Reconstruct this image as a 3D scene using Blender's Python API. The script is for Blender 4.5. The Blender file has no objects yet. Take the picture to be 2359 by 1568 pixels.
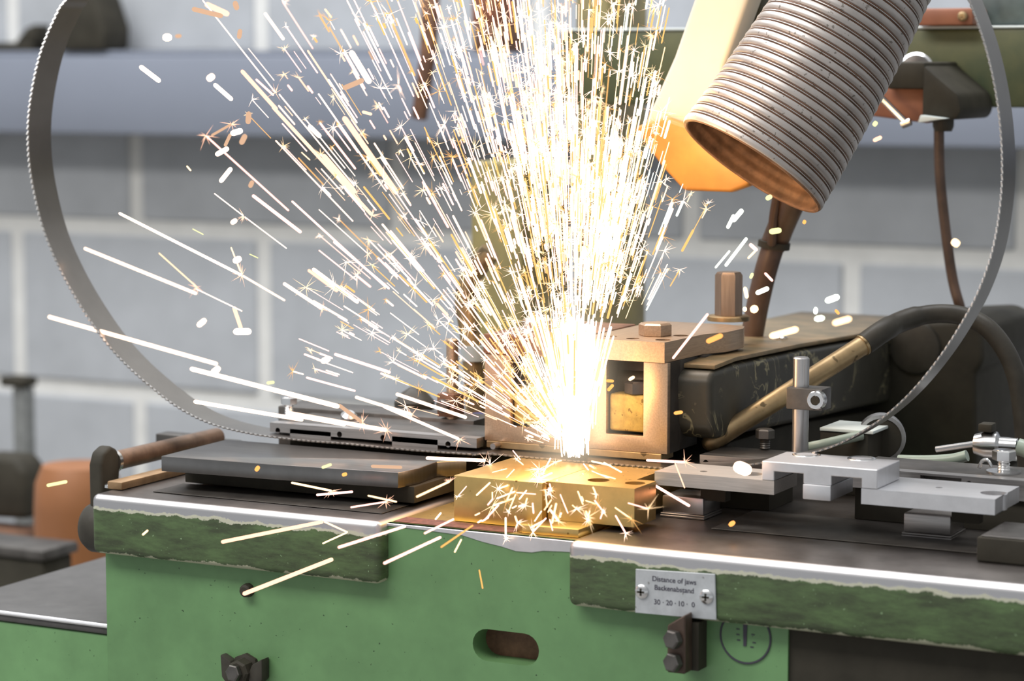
import bpy, bmesh, math, random
from mathutils import Vector, Matrix
PI = math.pi
C = bpy.context.scene.collection
# ------------------------------------------------------------ camera
F_PX = 5700.0
TH, PH = math.radians(27.5), math.atan(634 / F_PX)
FW = Vector((-math.sin(TH) * math.cos(PH), math.cos(TH) * math.cos(PH), -math.sin(PH)))
RT = Vector((math.cos(TH), math.sin(TH), 0))
UP = RT.cross(FW)
CAM = Vector((0.7448, -1.5291, 1.2735))
cd = bpy.data.cameras.new('camera')
cd.sensor_width = 36
cd.lens = F_PX / 2359 * 36
cd.clip_start = 0.05
cd.dof.use_dof = True
cd.dof.focus_distance = 1.70
cd.dof.aperture_fstop = 7.2
cam = bpy.data.objects.new('camera', cd)
cam.matrix_world = Matrix(((RT.x, UP.x, -FW.x, CAM.x), (RT.y, UP.y, -FW.y, CAM.y), (RT.z, UP.z, -FW.z, CAM.z), (0, 0, 0, 1)))
C.objects.link(cam)
sc = bpy.context.scene
sc.camera = cam
# ------------------------------------------------------------ world, lights, exposure
w = bpy.data.worlds.new('workshop_air')
sc.world = w
w.use_nodes = True
wt = w.node_tree                                        # a bright roof over a dim shop floor
wc = wt.nodes.new('ShaderNodeTexCoord')
ws = wt.nodes.new('ShaderNodeSeparateXYZ')
wr = wt.nodes.new('ShaderNodeValToRGB')
wm = wt.nodes.new('ShaderNodeMapRange')
wm.inputs[1].default_value, wm.inputs[2].default_value = -1, 1
for p_, c_ in ((0.0, 0.10), (0.45, 0.20), (0.60, 0.42), (1.0, 0.80)):
    e_ = wr.color_ramp.elements.new(p_) if 0 < p_ < 1 else wr.color_ramp.elements[int(p_)]
    e_.color = (c_ * 0.93, c_ * 0.97, c_, 1)
wt.links.new(wc.outputs['Generated'], ws.inputs[0])
wt.links.new(ws.outputs[2], wm.inputs[0])
wt.links.new(wm.outputs[0], wr.inputs[0])
wt.links.new(wr.outputs[0], wt.nodes['Background'].inputs[0])
wt.nodes['Background'].inputs[1].default_value = 0.80


def lamp(name, typ, loc, power, color, size=None, size_y=None, rot=None):
    d = bpy.data.lights.new(name, typ)
    d.energy = power
    d.color = color
    if typ == 'AREA':
        d.shape = 'RECTANGLE'
        d.size, d.size_y = size, size_y
    elif size:
        d.shadow_soft_size = size
    o = bpy.data.objects.new(name, d)
    o.location = loc
    if rot:
        o.rotation_euler = rot
    C.objects.link(o)
    return o


lamp('ceiling_lamp', 'AREA', (-0.9, 0.6, 3.1), 90, (0.95, 0.97, 1.0), 3.2, 0.9)
lamp('ceiling_lamp', 'AREA', (-1.3, -1.5, 3.0), 95, (1.0, 0.98, 0.95), 3.0, 0.8)
lamp('weld_light', 'POINT', (-0.004, -0.03, 1.055), 0.50, (1.0, 0.56, 0.20), 0.02)
lamp('weld_light', 'POINT', (0.0, -0.02, 1.20), 1.1, (1.0, 0.62, 0.26), 0.05)
lamp('weld_light', 'POINT', (0.02, 0.10, 1.24), 0.45, (1.0, 0.62, 0.24), 0.04)
vs = sc.view_settings
vs.view_transform = 'Standard'
vs.look = 'None'
vs.exposure = 0.0
vs.gamma = 1.0
vs.use_curve_mapping = False
sc.cycles.use_denoising = True
sc.cycles.max_bounces = 6
sc.cycles.sample_clamp_indirect = 4


# ------------------------------------------------------------ survey helpers: a sight line met with a real plane
def sight(u, v):
    return FW + RT * ((u - 1179.5) / F_PX) - UP * ((v - 784) / F_PX)


def P(u, v, X=None, Y=None, Z=None, D=None):
    d = sight(u, v)
    t = D if D is not None else (X - CAM.x) / d.x if X is not None else (Y - CAM.y) / d.y if Y is not None else (Z - CAM.z) / d.z
    return CAM + d * t


def px(p):                                              # metres per pixel at a point
    return (Vector(p) - CAM).dot(FW) / F_PX


# ------------------------------------------------------------ materials
def N(t, typ, **kw):
    n = t.nodes.new(typ)
    for k, v in kw.items():
        if k.startswith('i_'):
            n.inputs[int(k[2:]) if k[2:].isdigit() else k[2:].replace('_', ' ')].default_value = v
        else:
            setattr(n, k, v)
    return n


def new_mat(name):
    m = bpy.data.materials.new(name)
    m.use_nodes = True
    t = m.node_tree
    return m, t, t.nodes['Principled BSDF'], t.links.new


def ramp(t, stops):
    r = t.nodes.new('ShaderNodeValToRGB')
    e = r.color_ramp.elements
    while len(e) < len(stops):
        e.new(0.5)
    for k, (p, c) in zip(e, stops):
        k.position = p
        k.color = (c, c, c, 1) if isinstance(c, (int, float)) else tuple(c) + (1,)
    return r


def mat(name, col, rough=0.5, metal=0.0, var=0.25, scale=60, stretch=(1, 1, 1), bump=0.0, col2=None, spots=None, spot_scale=300, spot_cut=0.7):
    """base colour broken by noise, an optional second colour in patches, optional fine spots"""
    m, t, b, L = new_mat(name)
    tc = N(t, 'ShaderNodeTexCoord')
    mp = N(t, 'ShaderNodeMapping', i_Scale=stretch)
    L(tc.outputs['Object'], mp.inputs[0])
    n = N(t, 'ShaderNodeTexNoise', i_Scale=scale, i_Detail=5.0, i_Roughness=0.62)
    L(mp.outputs[0], n.inputs['Vector'])
    c2 = col2 or tuple(x * (1 - var) for x in col)
    c1 = col if col2 else tuple(min(1, x * (1 + var)) for x in col)
    r = ramp(t, [(0.32, c2), (0.68, c1)])
    L(n.outputs[0], r.inputs[0])
    out = r.outputs[0]
    if spots:
        n2 = N(t, 'ShaderNodeTexNoise', i_Scale=spot_scale, i_Detail=2.0)
        L(tc.outputs['Object'], n2.inputs['Vector'])
        r2 = ramp(t, [(spot_cut, 0.0), (spot_cut + 0.03, 1.0)])
        L(n2.outputs[0], r2.inputs[0])
        mx = N(t, 'ShaderNodeMix', data_type='RGBA')
        L(r2.outputs[0], mx.inputs[0])
        L(out, mx.inputs[6])
        mx.inputs[7].default_value = tuple(spots) + (1,)
        out = mx.outputs[2]
    L(out, b.inputs['Base Color'])
    b.inputs['Roughness'].default_value = rough
    b.inputs['Metallic'].default_value = metal
    if bump:
        bp = N(t, 'ShaderNodeBump', i_Strength=bump, i_Distance=0.001)
        L(n.outputs[0], bp.inputs['Height'])
        L(bp.outputs[0], b.inputs['Normal'])
    return m


def glow(name, col, s):
    m, t, b, L = new_mat(name)
    t.nodes.remove(b)
    e = N(t, 'ShaderNodeEmission', i_Color=tuple(col) + (1,), i_Strength=s)
    L(e.outputs[0], t.nodes['Material Output'].inputs[0])
    m.cycles.emission_sampling = 'NONE'
    return m


def chipped(name, half, rim, green, dark, top, edge_rough=0.38):
    """a table slab: worn bare metal round the top edge, a ragged primer line, scuffed green paint below it"""
    m, t, b, L = new_mat(name)
    tc = N(t, 'ShaderNodeTexCoord')
    sp = N(t, 'ShaderNodeSeparateXYZ')
    L(tc.outputs['Object'], sp.inputs[0])
    n = N(t, 'ShaderNodeTexNoise', i_Scale=55, i_Detail=6.0, i_Roughness=0.7)
    L(tc.outputs['Object'], n.inputs['Vector'])
    a = N(t, 'ShaderNodeMath', operation='MULTIPLY_ADD', i_1=0.012, i_2=-0.006)
    L(n.outputs[0], a.inputs[0])
    z = N(t, 'ShaderNodeMath', operation='ADD')
    L(sp.outputs[2], z.inputs[0])
    L(a.outputs[0], z.inputs[1])

    def step(src, edge, w=0.0003):
        q = N(t, 'ShaderNodeMapRange', i_1=edge - w, i_2=edge + w)
        L(src, q.inputs[0])
        return q.outputs[0]

    def mix(fac, c0, c1):
        x = N(t, 'ShaderNodeMix', data_type='RGBA')
        L(fac, x.inputs[0])
        for s, c in ((6, c0), (7, c1)):
            if isinstance(c, tuple):
                x.inputs[s].default_value = c + (1,)
            else:
                L(c, x.inputs[s])
        return x.outputs[2]
    mp = N(t, 'ShaderNodeMapping', i_Scale=(1, 1, 4))
    L(tc.outputs['Object'], mp.inputs[0])
    n2 = N(t, 'ShaderNodeTexNoise', i_Scale=26, i_Detail=8.0, i_Roughness=0.72)
    L(mp.outputs[0], n2.inputs['Vector'])
    r2 = ramp(t, [(0.38, dark), (0.66, green)])
    L(n2.outputs[0], r2.inputs[0])
    n3 = N(t, 'ShaderNodeTexNoise', i_Scale=420, i_Detail=1.0)
    L(tc.outputs['Object'], n3.inputs['Vector'])
    r3 = ramp(t, [(0.72, 0.0), (0.75, 1.0)])
    L(n3.outputs[0], r3.inputs[0])
    paint = mix(r3.outputs[0], r2.outputs[0], (0.20, 0.30, 0.16))
    low = step(z.outputs[0], -half + 0.0022)
    paint = mix(low, (0.42, 0.42, 0.30), paint)
    primer = step(z.outputs[0], half - rim - 0.0017)
    c = mix(primer, paint, (0.46, 0.46, 0.36))
    bare = step(z.outputs[0], half - rim + 0.0004)
    c = mix(bare, c, (0.56, 0.55, 0.56))
    ontop = step(sp.outputs[2], half - 0.0007, 0.0006)
    n4 = N(t, 'ShaderNodeTexNoise', i_Scale=18, i_Detail=7.0, i_Roughness=0.65)
    L(tc.outputs['Object'], n4.inputs['Vector'])
    r4 = ramp(t, [(0.35, tuple(x * 0.5 for x in top)), (0.65, top)])
    L(n4.outputs[0], r4.inputs[0])
    c = mix(ontop, c, r4.outputs[0])
    L(c, b.inputs['Base Color'])
    L(bare, b.inputs['Metallic'])
    rg = N(t, 'ShaderNodeMapRange', i_3=0.55, i_4=edge_rough)
    L(bare, rg.inputs[0])
    L(rg.outputs[0], b.inputs['Roughness'])
    bp = N(t, 'ShaderNodeBump', i_Strength=0.25, i_Distance=0.0006)
    L(z.outputs[0], bp.inputs['Height'])
    return m


M = dict(
    green=mat('green_enamel', (0.125, 0.252, 0.105), 0.42, 0, 0.13, 22, bump=0.08, spots=(0.03, 0.06, 0.025), spot_scale=330, spot_cut=0.735),
    green_old=mat('old_green_enamel', (0.125, 0.125, 0.052), 0.5, 0, 0.3, 14, col2=(0.05, 0.07, 0.035)),
    column_green=mat('spark_lit_enamel', (0.30, 0.25, 0.09), 0.45, 0, 0.3, 12, col2=(0.16, 0.13, 0.06)),  # green enamel with the sparks' warm light put into its colour
    olive=mat('olive_casting', (0.055, 0.055, 0.036), 0.5, 0.1, 0.3, 30),
    steel=mat('ground_steel', (0.50, 0.49, 0.49), 0.36, 1, 0.14, 30, (1, 30, 1), 0.03),
    steel_x=mat('milled_steel', (0.47, 0.45, 0.44), 0.38, 1, 0.16, 30, (1, 25, 25), 0.03),
    alu=mat('milled_aluminium', (0.68, 0.68, 0.70), 0.42, 0.85, 0.08, 60, (1, 20, 1)),
    alu_warm=mat('sawn_steel', (0.50, 0.47, 0.44), 0.5, 0.7, 0.12, 50, (1, 20, 20)),
    steel_dark=mat('blued_steel', (0.115, 0.107, 0.10), 0.42, 0.75, 0.3, 40),
    steel_plate=mat('burnished_plate', (0.20, 0.195, 0.19), 0.28, 0.95, 0.14, 20, (1, 12, 1)),
    warm=mat('weld_lit_steel', (0.50, 0.375, 0.27), 0.40, 0.85, 0.13, 26, (30, 1, 30), 0.05),  # the weld's warm glow is put into this steel's colour
    side=mat('shade_dark_steel', (0.062, 0.056, 0.05), 0.5, 0.4, 0.3, 50),  # shade of the clamp sides facing away from the weld, put into the colour
    chrome=mat('bright_steel', (0.72, 0.72, 0.72), 0.22, 1, 0.08, 50),
    brass=mat('brass', (0.64, 0.45, 0.17), 0.36, 0.9, 0.14, 40, bump=0.05, spots=(0.25, 0.15, 0.04), spot_scale=260, spot_cut=0.70),
    brass_dull=mat('dull_brass', (0.36, 0.26, 0.14), 0.42, 0.8, 0.35, 25, (1, 1, 1), 0.05, spots=(0.15, 0.11, 0.06), spot_scale=90, spot_cut=0.62),
    brass_raw=mat('pitted_brass', (0.50, 0.37, 0.11), 0.6, 0.5, 0.25, 120, bump=0.2, spots=(0.25, 0.17, 0.05), spot_scale=300, spot_cut=0.66),
    black=mat('black_paint', (0.038, 0.034, 0.025), 0.65, 0, 0.2, 40),
    rubber=mat('black_rubber', (0.046, 0.042, 0.034), 0.45, 0, 0.2, 60),
    brown_cable=mat('brown_cable', (0.095, 0.055, 0.036), 0.42, 0.1, 0.35, 40),
    rust=mat('brown_oxide', (0.17, 0.085, 0.05), 0.6, 0.3, 0.5, 50, bump=0.2),
    rod=mat('brown_tube', (0.20, 0.13, 0.09), 0.42, 0.6, 0.35, 60),
    redpaint=mat('worn_red_primer', (0.17, 0.06, 0.04), 0.6, 0, 0.5, 160, bump=0.2),
    hole=mat('black_and_shade', (0.036, 0.032, 0.024), 0.8, 0, 0.2, 30),  # plain black, also the shade tone of the void and under-bar fills
    zinc=mat('zinc_label', (0.50, 0.52, 0.54), 0.5, 0.45, 0.12, 90, spots=(0.25, 0.25, 0.25), spot_scale=300, spot_cut=0.70),
    ink=mat('label_ink', (0.045, 0.04, 0.06), 0.6, 0, 0.1, 50),
    wallblock=mat('grey_block', (0.40, 0.415, 0.435), 0.9, 0, 0.08, 9, bump=0.1),
    mortar=mat('pale_mortar', (0.66, 0.655, 0.63), 0.9, 0, 0.06, 20),
    trunk=mat('grey_blue_trunking', (0.215, 0.235, 0.285), 0.5, 0, 0.05, 3),
    concrete=mat('concrete_floor', (0.22, 0.21, 0.2), 0.8, 0, 0.2, 6),
    orange=mat('orange_drum', (0.26, 0.105, 0.04), 0.5, 0, 0.2, 6),
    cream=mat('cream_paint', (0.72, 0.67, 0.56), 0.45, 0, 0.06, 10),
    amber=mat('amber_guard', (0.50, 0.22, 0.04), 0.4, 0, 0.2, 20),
    copper=mat('brown_red_cover', (0.26, 0.10, 0.055), 0.45, 0.1, 0.2, 20),
    white=mat('white_enamel', (0.62, 0.68, 0.66), 0.4, 0, 0.05, 10),
    hosegrey=mat('hose_grey', (0.46, 0.43, 0.41), 0.42, 0.6, 0.2, 18, bump=0.1, spots=(0.22, 0.20, 0.18), spot_scale=260, spot_cut=0.66),
    hosein=mat('hose_lining', (0.22, 0.12, 0.065), 0.6, 0.2, 0.5, 60),
    tube=mat('pale_green_tube', (0.30, 0.36, 0.30), 0.35, 0, 0.1, 20),
    pale=mat('pale_grey_paint', (0.36, 0.40, 0.40), 0.5, 0, 0.1, 10),
)
for k in ('black', 'rubber', 'hole', 'side', 'olive'):
    M[k].node_tree.nodes['Principled BSDF'].inputs['Specular IOR Level'].default_value = 0.22
M['slab'] = chipped('worn_green_slab', 0.0215, 0.0092, (0.088, 0.145, 0.055), (0.040, 0.054, 0.025), (0.25, 0.225, 0.21))
M['blade'] = mat('saw_band_steel', (0.20, 0.19, 0.18), 0.30, 0.9, 0.25, 6)
M['arm'] = mat('chipped_black_casting', (0.045, 0.042, 0.032), 0.45, 0.1, 0.2, 30)


def scab(m, col, s, cut, w):                           # thin winding flake lines of bare primer
    t = m.node_tree
    b = t.nodes['Principled BSDF']
    L = t.links.new
    tc = N(t, 'ShaderNodeTexCoord')
    n = N(t, 'ShaderNodeTexNoise', i_Scale=s, i_Detail=4.0, i_Roughness=0.6, i_Distortion=0.8)
    L(tc.outputs['Object'], n.inputs['Vector'])
    r = ramp(t, [(cut - w, 0.0), (cut, 1.0), (cut + w, 0.0)])
    L(n.outputs[0], r.inputs[0])
    n2 = N(t, 'ShaderNodeTexNoise', i_Scale=s * 0.6, i_Detail=2.0)
    L(tc.outputs['Object'], n2.inputs['Vector'])
    r2 = ramp(t, [(0.50, 0.0), (0.58, 1.0)])
    L(n2.outputs[0], r2.inputs[0])
    mu = N(t, 'ShaderNodeMath', operation='MULTIPLY')
    L(r.outputs[0], mu.inputs[0])
    L(r2.outputs[0], mu.inputs[1])
    x = N(t, 'ShaderNodeMix', data_type='RGBA')
    L(mu.outputs[0], x.inputs[0])
    L(b.inputs['Base Color'].links[0].from_socket, x.inputs[6])
    x.inputs[7].default_value = tuple(col) + (1,)
    L(x.outputs[2], b.inputs['Base Color'])


scab(M['arm'], (0.30, 0.27, 0.16), 30, 0.50, 0.022)
G = dict(
    white=glow('white_hot', (1.0, 0.68, 0.50), 3.4),
    peach=glow('peach_hot', (1.0, 0.54, 0.36), 2.2),
    pink=glow('pink_hot', (1.0, 0.48, 0.40), 3.2),
    orange=glow('orange_hot', (1.0, 0.42, 0.11), 1.7),
    lime=glow('yellow_hot', (0.95, 0.95, 0.42), 1.5),
    dim=glow('cooling_orange', (1.0, 0.62, 0.40), 0.85),
    gold=glow('gold_hot', (1.0, 0.66, 0.36), 2.8),
    ember=glow('ember_hot', (1.0, 0.50, 0.16), 1.5),
    mint=glow('pale_hot', (0.92, 1.0, 0.82), 3.0),
)


# ------------------------------------------------------------ mesh builder
class MB:
    def __init__(self):
        self.b = bmesh.new()

    def _bev(self, vs, off, seg, limit=25):
        if not off:
            return
        es = {e for v in vs for e in v.link_edges}
        es = [e for e in es if len(e.link_faces) == 2 and e.calc_face_angle(0) > math.radians(limit)]
        bmesh.ops.bevel(self.b, geom=es, offset=off, segments=seg, profile=0.5, affect='EDGES', clamp_overlap=True)

    def box(self, x0, x1, y0, y1, z0, z1, bev=0.0, seg=2):
        return self.prism([(x0, z0), (x1, z0), (x1, z1), (x0, z1)], 'Y', y0, y1, bev=bev, seg=seg)

    def prism(self, pts, axis, a, c, holes=(), bev=0.0, seg=2):
        """outline swept along an axis; outline is (x,z) for Y, (x,y) for Z, (y,z) for X; holes go right through"""
        f = {'Y': lambda p, k: (p[0], k, p[1]), 'Z': lambda p, k: (p[0], p[1], k), 'X': lambda p, k: (k, p[0], p[1])}[axis]
        b = self.b
        new = []
        if not holes:
            lo = [b.verts.new(f(p, a)) for p in pts]
            hi = [b.verts.new(f(p, c)) for p in pts]
            b.faces.new(lo)
            b.faces.new(hi[::-1])
            n = len(pts)
            for i in range(n):
                b.faces.new((lo[i], hi[i], hi[(i + 1) % n], lo[(i + 1) % n]))
            new = lo + hi
        else:
            loops = [pts] + list(holes)
            L2 = []
            for k in (a, c):
                es, vsl = [], []
                for lp in loops:
                    vv = [b.verts.new(f(p, k)) for p in lp]
                    vsl.append(vv)
                    es += [b.edges.new((vv[i], vv[(i + 1) % len(vv)])) for i in range(len(vv))]
                bmesh.ops.triangle_fill(b, use_beauty=True, use_dissolve=False, edges=es)
                L2.append(vsl)
            for va, vc in zip(*L2):
                n = len(va)
                for i in range(n):
                    b.faces.new((va[i], vc[i], vc[(i + 1) % n], va[(i + 1) % n]))
            new = [v for s in L2 for q in s for v in q]
        fs = list({q for v in new for q in v.link_faces})
        bmesh.ops.recalc_face_normals(b, faces=fs)
        self._bev(new, bev, seg)
        return self

    def loft(self, rings, cap=True, close=False):
        b = self.b
        vv = [[b.verts.new(p) for p in r] for r in rings]
        n = len(rings[0])
        m = len(vv)
        fs = []
        for j in range(m if close else m - 1):
            A, B = vv[j], vv[(j + 1) % m]
            for i in range(n):
                fs.append(b.faces.new((A[i], A[(i + 1) % n], B[(i + 1) % n], B[i])))
        if cap and not close:
            fs.append(b.faces.new(vv[0][::-1]))
            fs.append(b.faces.new(vv[-1]))
        bmesh.ops.recalc_face_normals(b, faces=fs)
        return self

    def tube(self, path, rad, n=10, cap=True, close=False):
        pts = [Vector(p) for p in path]
        rs = rad if isinstance(rad, (list, tuple)) else [rad] * len(pts)
        rings, prev = [], None
        for i, p in enumerate(pts):
            if close:
                d = pts[(i + 1) % len(pts)] - pts[i - 1]
            else:
                d = pts[min(i + 1, len(pts) - 1)] - pts[max(i - 1, 0)]
            if d.length < 1e-9:
                d = prev[2]
            d = d.normalized()
            if prev is None:
                a = d.orthogonal().normalized()
            else:
                a = (prev[0] - d * prev[0].dot(d)).normalized()
            c = d.cross(a)
            prev = (a, c, d)
            rings.append([p + (a * math.cos(2 * PI * k / n) + c * math.sin(2 * PI * k / n)) * rs[i] for k in range(n)])
        return self.loft(rings, cap, close)

    def lathe(self, o, d, prof, n=20, cap=True, roll=0.0):
        """prof = [(distance along d, radius)]"""
        o, d = Vector(o), Vector(d).normalized()
        a = d.orthogonal().normalized() if abs(d.z) < 0.9 else (Vector((1, 0, 0)) - d * d.x).normalized()
        c = d.cross(a)
        return self.loft([[o + d * t + (a * math.cos(2 * PI * k / n + roll) + c * math.sin(2 * PI * k / n + roll)) * r for k in range(n)] for t, r in prof], cap)

    def hexhead(self, o, d, r, h, roll=0.2):
        o, d = Vector(o), Vector(d).normalized()
        self.lathe(o, d, [(0, r * 0.97), (h * 0.04, r), (h * 0.86, r), (h, r * 0.86)], 6, roll=roll)
        self.lathe(o, d, [(h * 0.9, r * 0.80), (h * 1.02, r * 0.74)], 18)
        return self

    def bolt_shank(self, o, d, r, length):
        prof = []
        n = max(2, int(length / 0.0015))
        for i in range(n):
            prof += [(length * i / n, r * 0.86), (length * (i + 0.5) / n, r)]
        return self.lathe(o, d, prof + [(length, r * 0.86)], 14)

    def streak(self, p, q, r, n=6):
        p, q = Vector(p), Vector(q)
        d = (q - p)
        ln = max(d.length, 1e-6)
        e = min(r * 1.0, ln * 0.3)
        d /= ln
        return self.tube([p, p + d * e * 0.35, p + d * e, q - d * e, q - d * e * 0.3, q], [r * 0.2, r * 0.75, r, r, r * 0.75, r * 0.2], n)

    def spike(self, p, q, r):
        p, q = Vector(p), Vector(q)
        d = (q - p).normalized()
        a = d.orthogonal().normalized()
        c = d.cross(a)
        m = p.lerp(q, 0.12)
        b = self.b
        v0, v1 = b.verts.new(p), b.verts.new(q)
        k = [b.verts.new(m + (a * math.cos(t) + c * math.sin(t)) * r) for t in (0, 2 * PI / 3, 4 * PI / 3)]
        for i in range(3):
            b.faces.new((v0, k[(i + 1) % 3], k[i]))
            b.faces.new((v1, k[i], k[(i + 1) % 3]))
        return self

    def build(self, name, m, parent=None, angle=32):
        me = bpy.data.meshes.new(name)
        vs = self.b.verts
        xs = [[v.co[i] for v in vs] for i in range(3)]
        o = Vector([(min(x) + max(x)) / 2 for x in xs])
        bmesh.ops.translate(self.b, verts=vs, vec=-o)
        self.b.to_mesh(me)
        self.b.free()
        me.materials.append(m if not isinstance(m, str) else M[m])
        me.shade_smooth()
        me.set_sharp_from_angle(angle=math.radians(angle))
        ob = bpy.data.objects.new(name, me)
        C.objects.link(ob)
        if parent is not None:
            ob.parent = parent
            ob.location = o - wloc(parent)
        else:
            ob.location = o
        return ob


def wloc(o):
    p = Vector((0, 0, 0))
    while o is not None:
        p += Vector(o.location)
        o = o.parent
    return p


def tag(o, label, cat, group=None, kind=None):
    o['label'] = label
    o['category'] = cat
    if group:
        o['group'] = group
    if kind:
        o['kind'] = kind
    return o


def thing(name, loc, label, cat, group=None):
    o = bpy.data.objects.new(name, None)
    o.empty_display_size = 0.02
    o.location = loc
    C.objects.link(o)
    return tag(o, label, cat, group)


def circ(x, y, r, n=18):
    return [(x + r * math.cos(2 * PI * i / n), y + r * math.sin(2 * PI * i / n)) for i in range(n)]


def smooth(pts, k=6):                                   # Catmull-Rom through points
    pts = [Vector(p) for p in pts]
    out = []
    for i in range(len(pts) - 1):
        a, b, c, d = pts[max(i - 1, 0)], pts[i], pts[i + 1], pts[min(i + 2, len(pts) - 1)]
        for j in range(k):
            t = j / k
            out.append(0.5 * (2 * b + (c - a) * t + (2 * a - 5 * b + 4 * c - d) * t * t + (3 * b - a - 3 * c + d) * t ** 3))
    return out + [pts[-1]]


def bolt(parent, name, o, d, r, h, m, shank=0, washer=0, roll=0.2):
    o = Vector(o)
    d = Vector(d).normalized()
    b = MB().hexhead(o, d, r, h, roll).build(name, m, parent)
    if shank:
        MB().bolt_shank(o - d * shank, d, r * 0.55, shank).build('thread', m, b)
    if washer:
        MB().lathe(o - d * (shank + 0.0012), d, [(0, washer), (0.0012, washer)], 24).build('washer', m, b)
    return b


ZB, ZT = 1.0, 0.97                                      # blade height, table height
YS = -0.124                                             # front of the table slabs
# ------------------------------------------------------------ the setting
fl = MB().box(-6, 4, -3, 1.96, -0.1, 0).build('floor', 'concrete')
fl['kind'] = 'structure'
YW = 1.9
wall = MB().box(-6, 4, YW + 0.006, YW + 0.2, -0.02, 3.3).build('wall_back', 'mortar')
wall['kind'] = 'structure'
BW, BH, JT = 0.512, 0.2835, 0.027
bm_proto = None
for row in range(-3, 4):
    zc = 0.715 + BH * (row + 0.5)
    off = -2.0177 + (0.256 if (row % 2) else 0) + (0.512 if row % 2 else 0)
    for k in range(-3, 10):
        xc = off + BW * (k + 0.5) - (0.512 if row % 2 else 0)
        if bm_proto is None:
            bm_proto = MB().box(xc - BW / 2 + JT / 2, xc + BW / 2 - JT / 2, YW, YW + 0.02, zc - BH / 2 + JT / 2, zc + BH / 2 - JT / 2, 0.004, 1).build('block', 'wallblock', wall)
            o = bm_proto
        else:
            o = bm_proto.copy()
            C.objects.link(o)
            o.parent = wall
        o.location = Vector((xc, YW + 0.01, zc)) - wloc(wall)
# grey-blue cable trunking along the wall
zb, zt = P(400, 312, Y=1.78).z, P(300, 128, Y=1.78).z
tr = thing('cable_trunking', (-1, YW, zb), 'long grey-blue trunking running along the block wall', 'trunking')
MB().box(-3.6, 2.0, 1.78, YW - 0.0005, zb, zt, 0.006).build('channel', 'trunk', tr)
MB().box(-3.6, 2.0, 1.80, YW - 0.0005, zt + 0.0005, zt + 0.008, 0.002).build('lid', 'trunk', tr)
# dark things standing on the trunking
p = P(225, 118, Y=1.83)
s = px(p)
MB().prism([(p.x - 66 * s, p.z), (p.x + 62 * s, p.z), (p.x + 66 * s, p.z + 52 * s), (p.x + 42 * s, p.z + 118 * s), (p.x + 18 * s, p.z + 150 * s), (p.x - 14 * s, p.z + 150 * s), (p.x - 32 * s, p.z + 88 * s), (p.x - 62 * s, p.z + 44 * s)],
           'Y', 1.785, 1.86, bev=0.008).build('clamp_tool', 'black')
o = bpy.data.objects['clamp_tool']
o.location.z = zt + 0.0083 + (o.dimensions.z / 2)
tag(o, 'dark triangular blurred tool standing on the grey-blue trunking', 'tool')
p = P(45, 112, Y=1.83)
ft = thing('hand_file', (p.x, 1.83, zt + 0.008), 'flat dark blurred tool lying on the trunking at the left edge', 'tool')
MB().box(p.x - 70 * s, p.x + 60 * s, 1.81, 1.85, zt + 0.0083, zt + 0.0083 + 20 * s, 0.003).build('shaft', 'black', ft)
MB().prism([(p.x + 8 * s, zt + 0.0083 + 20 * s), (p.x + 70 * s, zt + 0.0083 + 20 * s), (p.x + 70 * s, zt + 0.0083 + 62 * s), (p.x + 42 * s, zt + 0.0083 + 54 * s)], 'Y', 1.81, 1.85, bev=0.003).build('grip', 'black', ft)
# grey post with black cap, orange drum and dark chairs far left
a, b_ = P(36, 890, Y=1.3), P(66, 890, Y=1.3)
po = thing('grey_post', (a.x, 1.3, 0), 'grey square blurred post with a black cap, far left by the wall', 'post')
MB().box(a.x, b_.x, 1.29, 1.315, 0.0, a.z, 0.004).build('shaft', mat('dark_grey_paint', (.15, .155, .15), .5), po)
MB().box(a.x - 0.018, b_.x + 0.002, 1.285, 1.32, a.z + 0.0003, P(22, 865, Y=1.3).z, 0.004).build('cap', 'black', po)
a, b_ = P(98, 1100, Y=0.75), P(262, 1100, Y=0.75)
r = (b_.x - a.x) / 2
zt2 = P(150, 1068, Y=0.75).z
dr = thing('drum', ((a.x + b_.x) / 2, 0.75, 0), 'orange-brown drum standing blurred behind the left end of the machine', 'drum')
MB().lathe(((a.x + b_.x) / 2, 0.75, 0), (0, 0, 1), [(0, r), (zt2 - 0.05, r), (zt2 - 0.02, r * 0.96), (zt2, r * 0.8)], 32).build('shell', 'orange', dr)
MB().lathe(((a.x + b_.x) / 2, 0.75, zt2 * 0.72), (0, 0, 1), [(0, r + 0.001), (0.006, r + 0.007), (0.012, r + 0.001)], 32, cap=False).build('hoop', 'orange', dr)
ch = thing('workshop_chair', P(30, 1300, Y=0.9), 'black blurred workshop chair with metal legs at the far left edge', 'chair')
ch.location.z = 0
c0 = P(20, 1100, Y=0.9)
MB().prism([(P(-60, 0, Y=.9).x, P(0, 1190, Y=.9).z), (P(56, 0, Y=.9).x, P(56, 1190, Y=.9).z), (P(54, 0, Y=.9).x, P(54, 1080, Y=.9).z), (P(30, 0, Y=.9).x, P(30, 1045, Y=.9).z), (P(-60, 0, Y=.9).x, P(-60, 1040, Y=.9).z)], 'Y', .88, .93, bev=.01, seg=3).build('backrest', 'black', ch)
MB().box(P(-60, 0, Y=.9).x, P(60, 0, Y=.9).x, .62, .92, P(0, 1238, Y=.9).z, P(0, 1205, Y=.9).z, .01).build('seat', 'rust', ch)
for dx, dy in ((.0, .64), (.0, .9), (.12, .64), (.12, .9)):
    MB().tube([(P(-60, 0, Y=.9).x + .02 + dx, dy, 0), (P(-60, 0, Y=.9).x + .02 + dx * .8, dy, P(0, 1236, Y=.9).z)], .008, 8).build('leg', 'pale', ch)
ty = .50
a, b_ = P(-160, 1236, Y=ty), P(98, 1236, Y=ty)
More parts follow.
